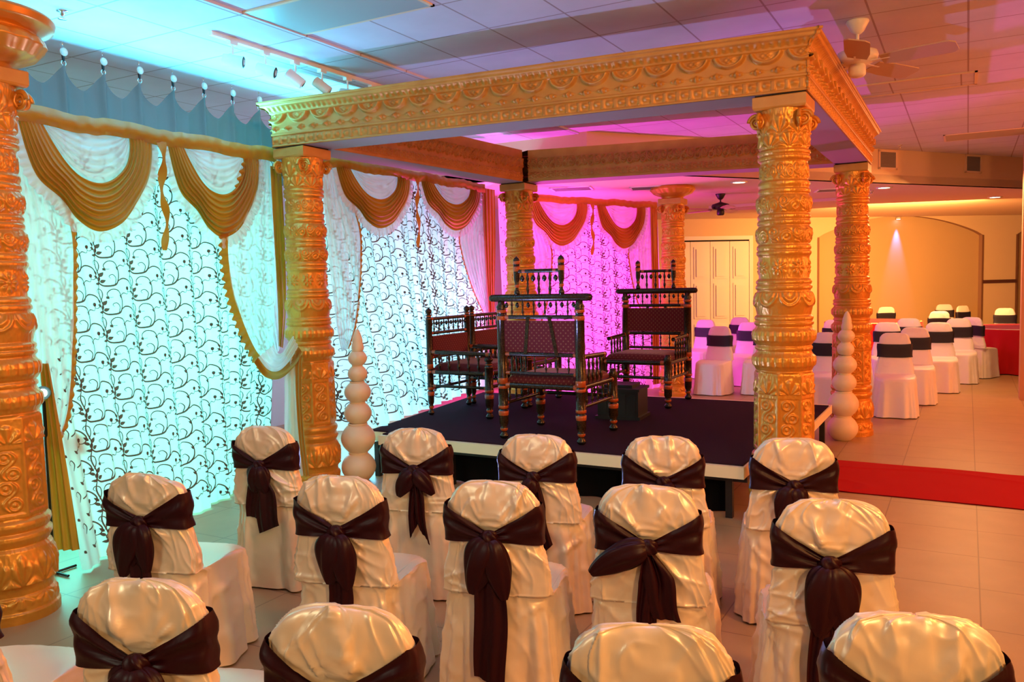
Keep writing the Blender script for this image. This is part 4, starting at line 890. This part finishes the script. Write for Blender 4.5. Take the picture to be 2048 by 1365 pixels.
def satin_surface(seed, phi, lev, amp=1.0, top=.95, slump=0.0):
    x, y, z = cover_ring(phi, lev, None); z = z+0*x; rs = np.random.RandomState(seed); s = seed*7.31
    zk = .735
    nx = np.cos(phi)+0*z; ny = np.sin(phi)+0*z
    back = np.clip(-ny, 0, 1)**.5; front = np.clip(ny, 0, 1)
    # folds fanning out from the knot
    dz = z-zk; rr = np.hypot(x, dz); h = np.zeros_like(x)
    thu = np.arctan2(x, np.maximum(dz, .004)); up = sstep(.0, .02, dz); bk = .25+.75*back
    for k in range(rs.randint(9, 13)):
        a0 = rs.uniform(-1.25, 1.25); cv = rs.uniform(-1.6, 1.6); sg = rs.uniform(.045, .11); ln_ = rs.uniform(.08, .24); A = rs.uniform(.005, .014)
        d_ = np.abs(thu-a0-cv*rr)/sg; h += A*up*bk*np.exp(-d_**1.25)*(1-sstep(ln_*.55, ln_, rr))*sstep(-.01, .03, rr)
    h += .0035*up*bk*np.sin(thu*7+3*vn(thu*1.5+s, 3.1)+s)*np.exp(-(rr/.13)**2)
    for k in range(3):              # free folds running down from the rim
        x0 = rs.uniform(-.15, .15); sl = rs.uniform(-.5, .5); A = rs.uniform(.006, .013); d_ = np.abs(x-x0-sl*(top-z))/.012
        h += A*np.exp(-d_**1.3)*sstep(.03, .10, dz)*bk
    thd = np.arctan2(x, np.maximum(-dz, .004)); dn = sstep(.0, .02, -dz)*sstep(.47, .52, z)
    for k in range(rs.randint(8, 12)):
        a0 = rs.uniform(-1.35, 1.35); cv = rs.uniform(-1.8, 1.8); sg = rs.uniform(.05, .12); ln_ = rs.uniform(.12, .34); A = rs.uniform(.006, .016)
        d_ = np.abs(thd-a0-cv*rr)/sg; h += A*dn*(.3+.7*back)*np.exp(-d_**1.25)*(1-sstep(ln_*.5, ln_, rr))
    # drags running from the seat corners up and across
    for k in range(7):
        sx = rs.choice([-1, 1]); a0 = rs.uniform(-.9, 1.0); px, pz = sx*.235, rs.uniform(.40, .60); dx, dd_ = (x-px)*-sx, z-pz
        t_ = np.arctan2(dd_, dx+.01); q = np.hypot(dx, dd_); h += rs.uniform(.008, .016)*np.exp(-(np.abs(t_-a0-rs.uniform(-2, 2)*q)/rs.uniform(.06, .13))**1.3)*np.exp(-(q/.17)**2)*sstep(.01, .04, q)*(z < .72)*(.4+.6*back)
    h += .006*vn(x*6+s, z*5, y*4)*sstep(.45, .55, z)*(1-up*.6)
    # skirt folds
    sk = 1-sstep(.36, .50, z); g = 1-z/.5
    f = np.sin(phi*9+2.2*vn(phi*1.6+s, z*1.2)+s)+.6*np.sin(phi*17+s*3+2*vn(phi*3, z*2+s))
    h += sk*(.005+.014*np.clip(g, 0, 1))*f
    # loose crumples
    u = phi*1.1+.5*vn(phi*2+s, z*5); c = np.clip(ridge(u*3.1+s, z*7+x*4, s), 0, 1)**3
    c2 = np.clip(ridge(x*13+z*6+s, z*9-x*8, y*5+s), 0, 1)**4
    h += .010*(c-.2)*(.3+.7*np.abs(nx))*(.5+.5*sstep(.0, .1, z)) + .004*(c2-.2)
    h += .0025*vn(x*34+s, z*34, y*34)
    ln = np.hypot(nx, ny)+1e-9; h = h*amp; zb_ = (z > .70)*(z < .735+.125*np.minimum(1, np.abs(x)/.195)**1.1+.02); h = np.where(zb_ > 0, np.minimum(h, .010), h)
    X = x+nx/ln*h; Y = y+ny/ln*h; Z = z+.5*h*(rr > 0)*sstep(top-.10, top-.02, z)
    if slump: Z = Z-slump*np.exp(-((z-top)/.05)**2)*(.5+.5*vn(x*12+s, y*9)); Y = Y-slump*.5*np.exp(-((z-top)/.06)**2)
    return X, Y, Z
def sample_back(seed, xq, zq, args):
    return None
def banquet_chair(x, y, rz, label, seed, sash=None, group='ivory satin covered chairs with plum sashes', res=1.0, slump=0.0, M=None, kind='bow'):
    root = tag(empty('banquet_chair', (x, y, 0), rz), label, 'chair', group)
    lev = make_levels(res); nph = int(230*res); phi = (np.arange(nph)*2*PI/nph)[None, :]
    X, Y, Z = satin_surface(seed, phi, lev, 1.0, slump=slump); G = np.stack([X, Y, Z], -1)
    m = MB().grid(G, cv=True, flip=True); m.f.append(tuple(m.n-nph+j for j in range(nph))); m.m.append(0)
    m.build('satin_cover', M or M_SATIN, root)
    # sash: a wide band pinched in at a knot on the outside of the back
    rs = np.random.RandomState(seed+100); zk = .735+rs.uniform(-.008, .008); xk = rs.uniform(-.012, .012)
    nb = 180; ph = np.linspace(0, 2*PI, nb+1)[:-1]; vv = np.linspace(0, 1, 14)
    B = np.zeros((nb, 14, 3)); zz_all = lev[0][:, 0]
    def back_y(xx, z_): # outer back surface
        i = int(np.argmin(np.abs(zz_all-z_))); return float(lev[2][i, 0])
    for i, p_ in enumerate(ph):
        # squared ring just outside the cover
        for j, v in enumerate(vv):
            xx0 = .205*se(np.cos(p_), .45); isb = np.sin(p_) < 0
            k = min(1, abs(xx0-xk)/.195); k = k if isb else 1.0
            zt = zk+.014+(.112)*k**1.15; zb = zk-.020-.012*k
            z_ = zb+(zt-zb)*v
            li = min(len(zz_all)-1, int(np.searchsorted(zz_all, z_))); w_ = float(lev[1][li, 0])+.018; yb_ = float(lev[2][li, 0])-.020; yf_ = float(lev[3][li, 0])+.016
            e_ = .50; xx = w_*se(np.cos(p_), e_); yy = (yb_+yf_)/2+(yf_-yb_)/2*se(np.sin(p_), e_)
            cr = .0045*math.sin(v*PI*(3+2*(1-k))+seed)+.003*math.sin(v*15+xx0*20+seed)
            B[i, j] = (xx*(1+.0*cr), yy-(.006*(1-k)+cr if isb else -cr), z_)
    mb_ = MB().grid(B, cu=True, flip=False); sh = mb_.build('sash', M_SASH, root)
    ky = float(np.interp(zk, zz_all, lev[2][:, 0]))-.030
    if kind == 'none': return root
    th_ = (np.arange(28)*2*PI/28)[None, :]; q = np.linspace(-1, 1, 18)[:, None]; R = np.sqrt(np.clip(1-q*q, 0, 1))
    rip = 1+.16*np.sin(th_*5+q*4+seed); G = np.stack([xk+.036*R*np.cos(th_)*rip, ky-.002+.024*R*np.sin(th_)*rip, zk-.003+.033*q+0*th_], -1); MB().grid(G, cv=True, flip=True).build('knot', M_SASH, sh)
    def backwall(z_): return float(np.interp(z_, zz_all, lev[2][:, 0]))
    for it in (sash or []):
        if it[0] == 'tail':        # ('tail', dx at end, length, width at end, start width)
            _, dx, ln, wd_ = it[:4]; t = np.linspace(0, 1, 44)[:, None]; v = np.linspace(-1, 1, 22)[None, :]
            zc = zk-.01-ln*t; xc = xk+dx*t**.9+.006*np.sin(t*7+seed); hw = .012+(wd_/2-.012)*np.minimum(1, t*2.6)**.8*(.92+.08*np.sin(t*6+seed))
            skew = .05*v*t**3*rs.uniform(-1, 1)
            yy = np.array([backwall(max(a, .05)) for a in zc[:, 0]])[:, None]-.030-.010*np.sin(PI*t)+.009*np.sin(v*PI*(1.3+.8*(1-t))+seed+dx*30)*(1-.35*t)+.003*np.sin(v*11+t*3)
            G = np.stack([xc+v*hw, yy-(.0+.006*(it[4] if len(it) > 4 else 0)), zc+skew+0*v], -1); mm = MB().grid(G); G2 = G.copy(); G2[..., 1] += .003; mm.grid(G2, flip=True); mm.build('sash_tail', M_SASH, sh)
        else:                      # ('loop', angle from straight down in degrees (+ right), length, width)
            _, an, ln, wd_ = it[:4]; a = math.radians(an); t = np.linspace(0, 1, 40)[:, None]; v = (np.arange(32)*2*PI/32)[None, :]
            prof = np.sin(PI*np.clip(t*.96+.02, 0, 1)**.62)**.75; hw = .010+(wd_/2)*prof; tk = .008+.020*prof
            # droop: direction turns down along the loop
            ang = a*(1-.35*t); dxs = np.cumsum(np.sin(ang)*ln/40, 0); dzs = -np.cumsum(np.cos(ang)*ln/40, 0)
            cx, cz = xk+dxs, zk-.004+dzs; tx, tz = np.sin(ang), -np.cos(ang); pxx, pzz = -tz, tx
            cr = 1+.10*np.sin(v*3+t*5+seed)+.10*np.sin(v*7+seed)
            o1 = np.cos(v)*hw*cr; o2 = np.sin(v)*tk*cr
            yb_ = np.array([backwall(min(max(a_, .05), .8)) for a_ in cz[:, 0]])[:, None]
            G = np.stack([cx+pxx*o1, yb_-.038-.012*prof+o2, cz+pzz*o1], -1); MB().grid(G, cv=True, flip=True).build('bow_loop', M_SASH, sh)
    return root
RZ = math.radians(15)
CH = [  # x, y, rz deg, seed, slump, sash pieces, label
 (-2.418, -2.384, 13, 11, 0, [('tail', -.035, .30, .13), ('tail', .055, .36, .15, 1), ('loop', -14, .16, .09), ('loop', 16, .16, .09)], 'ivory satin covered chair with a wide drooping plum bow, nearest the front left pillar'),
 (-1.548, -2.122, 15, 12, 0, [('loop', -38, .17, .085), ('loop', 50, .17, .075), ('tail', -.01, .33, .055), ('tail', .055, .36, .060, 1)], 'ivory satin covered chair whose plum bow has two thin tails, in front of the stage'),
 (-.850, -2.029, 15, 13, 0, [('tail', .05, .38, .085), ('loop', -20, .13, .07)], 'ivory satin covered chair in the row nearest the stage, below the high backed armchair'),
 (-.242, -1.826, 14, 14, 0, [('tail', .04, .32, .09), ('loop', 22, .13, .07)], 'ivory satin covered chair nearest the stage, second from the red runner'),
 (.358, -1.652, 13, 15, 0, [('loop', -24, .20, .10), ('loop', 12, .15, .08), ('tail', .02, .22, .08)], 'ivory satin covered chair beside the red runner in front of the front right pillar'),
 (-2.073, -3.416, 17, 21, .035, [('loop', -26, .26, .12), ('tail', .0, .38, .11, 1), ('loop', 10, .22, .10)], 'ivory satin covered chair with a rumpled sagging top beside the cyan curtain'),
 (-1.188, -3.162, 15, 22, 0, [('loop', -12, .22, .11), ('loop', 13, .24, .12), ('tail', .01, .34, .10)], 'ivory satin covered chair with two drooping loops, middle row, in front of the gourd stack'),
 (-.555, -2.978, 15, 23, 0, [('loop', -22, .24, .11), ('loop', 16, .25, .10), ('tail', -.005, .58, .135, 1)], 'ivory satin covered chair with one very long wide plum tail, middle row'),
 (.027, -2.80, 14, 24, 0, [('loop', -76, .25, .09), ('tail', -.005, .33, .085), ('tail', .07, .27, .12, 1)], 'ivory satin covered chair with a bow loop sticking out to the left, middle row'),
 (.681, -2.727, 13, 25, 0, [('loop', -10, .26, .12), ('loop', 14, .26, .12), ('tail', -.035, .52, .10, 1), ('tail', .07, .40, .085)], 'ivory satin chair with two loops and two long tails, middle row by open floor'),
 (-.879, -4.328, 19, 31, 0, [('loop', -10, .16, .12), ('loop', 12, .18, .12), ('tail', .0, .3, .1)], 'large ivory satin covered chair at the bottom left corner with smooth rounded back'),
 (-.258, -4.232, 18, 32, 0, [('loop', -15, .2, .12), ('loop', 15, .2, .12)], 'large ivory satin covered chair at the bottom edge with many vertical pleats, left of middle'),
 (.462, -4.002, 18, 33, 0, [('loop', -15, .2, .12), ('loop', 15, .2, .12)], 'large ivory satin covered chair at the bottom edge with a raised fold at its top'),
 (.990, -3.690, 17, 34, 0, [('loop', -15, .2, .12), ('loop', 15, .2, .12)], 'large ivory satin covered chair at the bottom right corner beside the open floor'),
 (-1.62, -4.50, 19, 35, 0, [('loop', -15, .2, .12)], 'ivory satin covered chair at the bottom left corner of which only the seat shows'),
]
for x, y, rz, seed, sl, sash, lab in CH:
    banquet_chair(x, y, math.radians(rz), lab, seed, sash, slump=sl)

# ================================================================== CHAIRS IN THE ROOM BEYOND
M_FAR = M_SPAN
def far_proto():
    root = empty('covered_chair'); lev = make_levels(.5, 1.0, .36); nph = 96; phi = (np.arange(nph)*2*PI/nph)[None, :]
    lev[0] = lev[0]*(1.0/1.0)
    X, Y, Z = satin_surface(77, phi, lev, .55, top=1.0); m = MB().grid(np.stack([X*.97, Y, Z], -1), cv=True, flip=True); m.f.append(tuple(m.n-nph+j for j in range(nph))); m.m.append(0); m.build('fitted_cover', M_FAR, root)
    zz = lev[0][:, 0]; v = np.linspace(.70, .865, 12)[:, None]; w_ = np.interp(v, zz, lev[1][:, 0])+.014; yb_ = np.interp(v, zz, lev[2][:, 0])-.014; yf_ = np.interp(v, zz, lev[3][:, 0])+.014
    G = np.stack([w_*se(np.cos(phi), .5), (yb_+yf_)/2+(yf_-yb_)/2*se(np.sin(phi), .5), v+.004*np.sin(phi*3)], -1); MB().grid(G, cv=True, flip=True).build('sash_band', M_BAND, root)
    return root
fp = far_proto(); used = [0]
def far_chair(x, y, deg, lab, group='white covered chairs with flat dark bands beyond the mandap', sc=1.0):
    o = fp if used[0] == 0 else copy_tree(fp); used[0] += 1
    o.location = (x, y, 0); o.rotation_euler = (0, 0, math.radians(deg)); tag(o, lab, 'chair', group); return o
FAR = [(.30, 5.50, 186, 'white covered chair with dark band, nearest in the row behind the rear right pillar'),
 (.465, 6.70, 186, 'white covered chair with dark band, second in the row behind the rear right pillar'),
 (.72, 8.00, 186, 'white covered chair with dark band, third in the row behind the rear right pillar'),
 (.97, 9.20, 186, 'white covered chair with dark band, fourth in the row, beside the nearer red table'),
 (-.49, 5.50, 184, 'white covered chair with dark band seen between the two right mandap pillars'),
 (-.30, 6.70, 184, 'white covered chair with dark band mostly hidden behind the rear right pillar'),
 (.024, 7.97, 184, 'white covered chair with dark band just right of the rear right pillar, third row back'),
 (.25, 9.20, 184, 'white covered chair with dark band, last row, in front of the farther red table'),
 (-.82, 8.69, 184, 'white covered chair with dark band peeping left of the rear right pillar, farther back'),
 (-2.20, 6.68, 172, 'white covered chair with dark band nearest the white doors, lit magenta, behind the stage'),
 (-2.03, 7.84, 172, 'white covered chair with dark band lit magenta beside the front right pillar'),
 (-2.96, 8.61, 172, 'white covered chair with dark band lit magenta, leftmost in front of the white doors'),
 (-2.58, 9.53, 172, 'white covered chair with dark band lit magenta, farthest back in front of the white doors'),
 (-1.55, 6.90, 172, 'white covered chair with dark band largely hidden by the front right pillar'),
 (-.50, 14.4, 20, 'white covered chair at the farther red table, turned away, centre'),
 (-.95, 17.3, 180, 'white covered chair lit blue from above behind the farther red table'),
 (.62, 12.0, 10, 'white covered chair between the two red tables'),
 (.62, 15.9, 190, 'white covered chair with dark band beyond the red tables, near the niche'),
 (1.00, 14.9, 230, 'white covered chair turned sideways beyond the red tables'),
 (1.75, 13.4, 180, 'white covered chair behind the nearer red table at the far right'),
 (1.15, 9.6, 332, 'white covered chair turned towards the nearer red table, dark bow at its side')]
for a in FAR: far_chair(*a)
banq = banquet_chair(-2.35, 11.6, math.radians(250), 'white satin covered chair with dark bow standing alone by the niche edge', 41, [('loop', -20, .2, .1), ('tail', .02, .35, .1)], 'white covered chairs with flat dark bands beyond the mandap', res=.5, M=M_FAR)
def red_table(x, y, R, lab, seed):
    r = tag(empty('round_table', (x, y, 0)), lab, 'table', 'round tables under red cloths')
    nph = 240; phi = (np.arange(nph)*2*PI/nph)[None, :]; t = np.linspace(0, 1, 40)[:, None]
    zc = np.where(t < .35, .77, .77-.755*((t-.35)/.65)); g = np.clip((t-.38)/.62, 0, 1); rr = np.where(t < .35, R*t/.35, R+.02*g+.05*g*np.sin(phi*15+2*vn(phi*2+seed, 0))+.02*g)
    zc = zc-.012*np.exp(-((t-.36)/.03)**2); G = np.stack([rr*np.cos(phi), rr*np.sin(phi), zc+0*phi], -1); MB().grid(G, cv=True, flip=True).build('red_tablecloth', M_REDC, r)
    MB().lathe([(.001, .74), (R-.02, .74), (R-.02, .765), (.001, .765)], seg=40).build('tabletop', M_PLYEDGE, r); MB().lathe([(.30, 0), (.30, .02), (.04, .05), (.04, .74)], seg=20).build('pedestal', M_BLACK, r)
    return r
red_table(1.95, 11.1, .92, 'round table under a red cloth at the far right, nearer of the two', 1)
T2 = C3+(F3+R3*(1745-1024)/FPX)*17.2
red_table(float(T2[0]), float(T2[1]), .95, 'round table under a red cloth below the tan niche, farther of the two', 2)
# blue spot washing down the niche
u_, z_ = wall_uv(1800, 436); P_ = wp(u_, z_-.03, -.06)
bl = tag(empty('niche_downlight', P_), 'small blue spotlight at the crown of the tan niche', 'spotlight')
MB().lathe([(.001, .05), (.05, .05), (.055, 0), (.001, 0)], seg=20).build('housing', M_WHITE, bl); MB().lathe([(.001, -.001), (.045, -.001)], seg=20).build('lens', M_LEDB, bl)
spot('niche_blue', P_+np.array([0, 0, -.03]), wp(u_, 0, -.20), 34, (.08, .22, 1), 260, .02, .9)

pm = tag(empty('led_par_light', (-3.89, 3.47, 0)), 'magenta led par can on the floor behind the rear left pillar', 'stage light')
MB().lathe([(.05, 0), (.075, .02), (.075, .30), (.068, .33), (.064, .30), (.001, .30)], seg=20).build('can', M_BLACK, pm)

lb = tag(empty('led_batten', (-4.53, -1.3, 2.80)), 'thin cyan led batten with added light shield, tucked behind the gold heading band', 'stage light')
MB().box(.03, .036, -1.68, 1.68, -.03, .0845).build('added_shield', M_BLACK, lb, smooth=False)  # unseen strip added to cut the batten's light off the swags
MB().box(-.05, .03, -1.68, 1.68, -.03, .045).build('housing', M_BLACK, lb, smooth=False)
for yy in (-1.6, 1.6): MB().box(-.012, -.004, yy-.006, yy+.006, .045, Z0L-2.80).build('hanger_rod', M_BLACK, lb, smooth=False)

pv = tag(empty('led_par_light', (-2.75, -.62, 0)), 'added black led par can for violet fill, unseen on the floor behind chairs', 'stage light')  # can added to house the violet fill
MB().lathe([(.05, 0), (.072, .02), (.072, .27), (.066, .29), (.062, .27), (.001, .27)], seg=20).build('can', M_BLACK, pv)
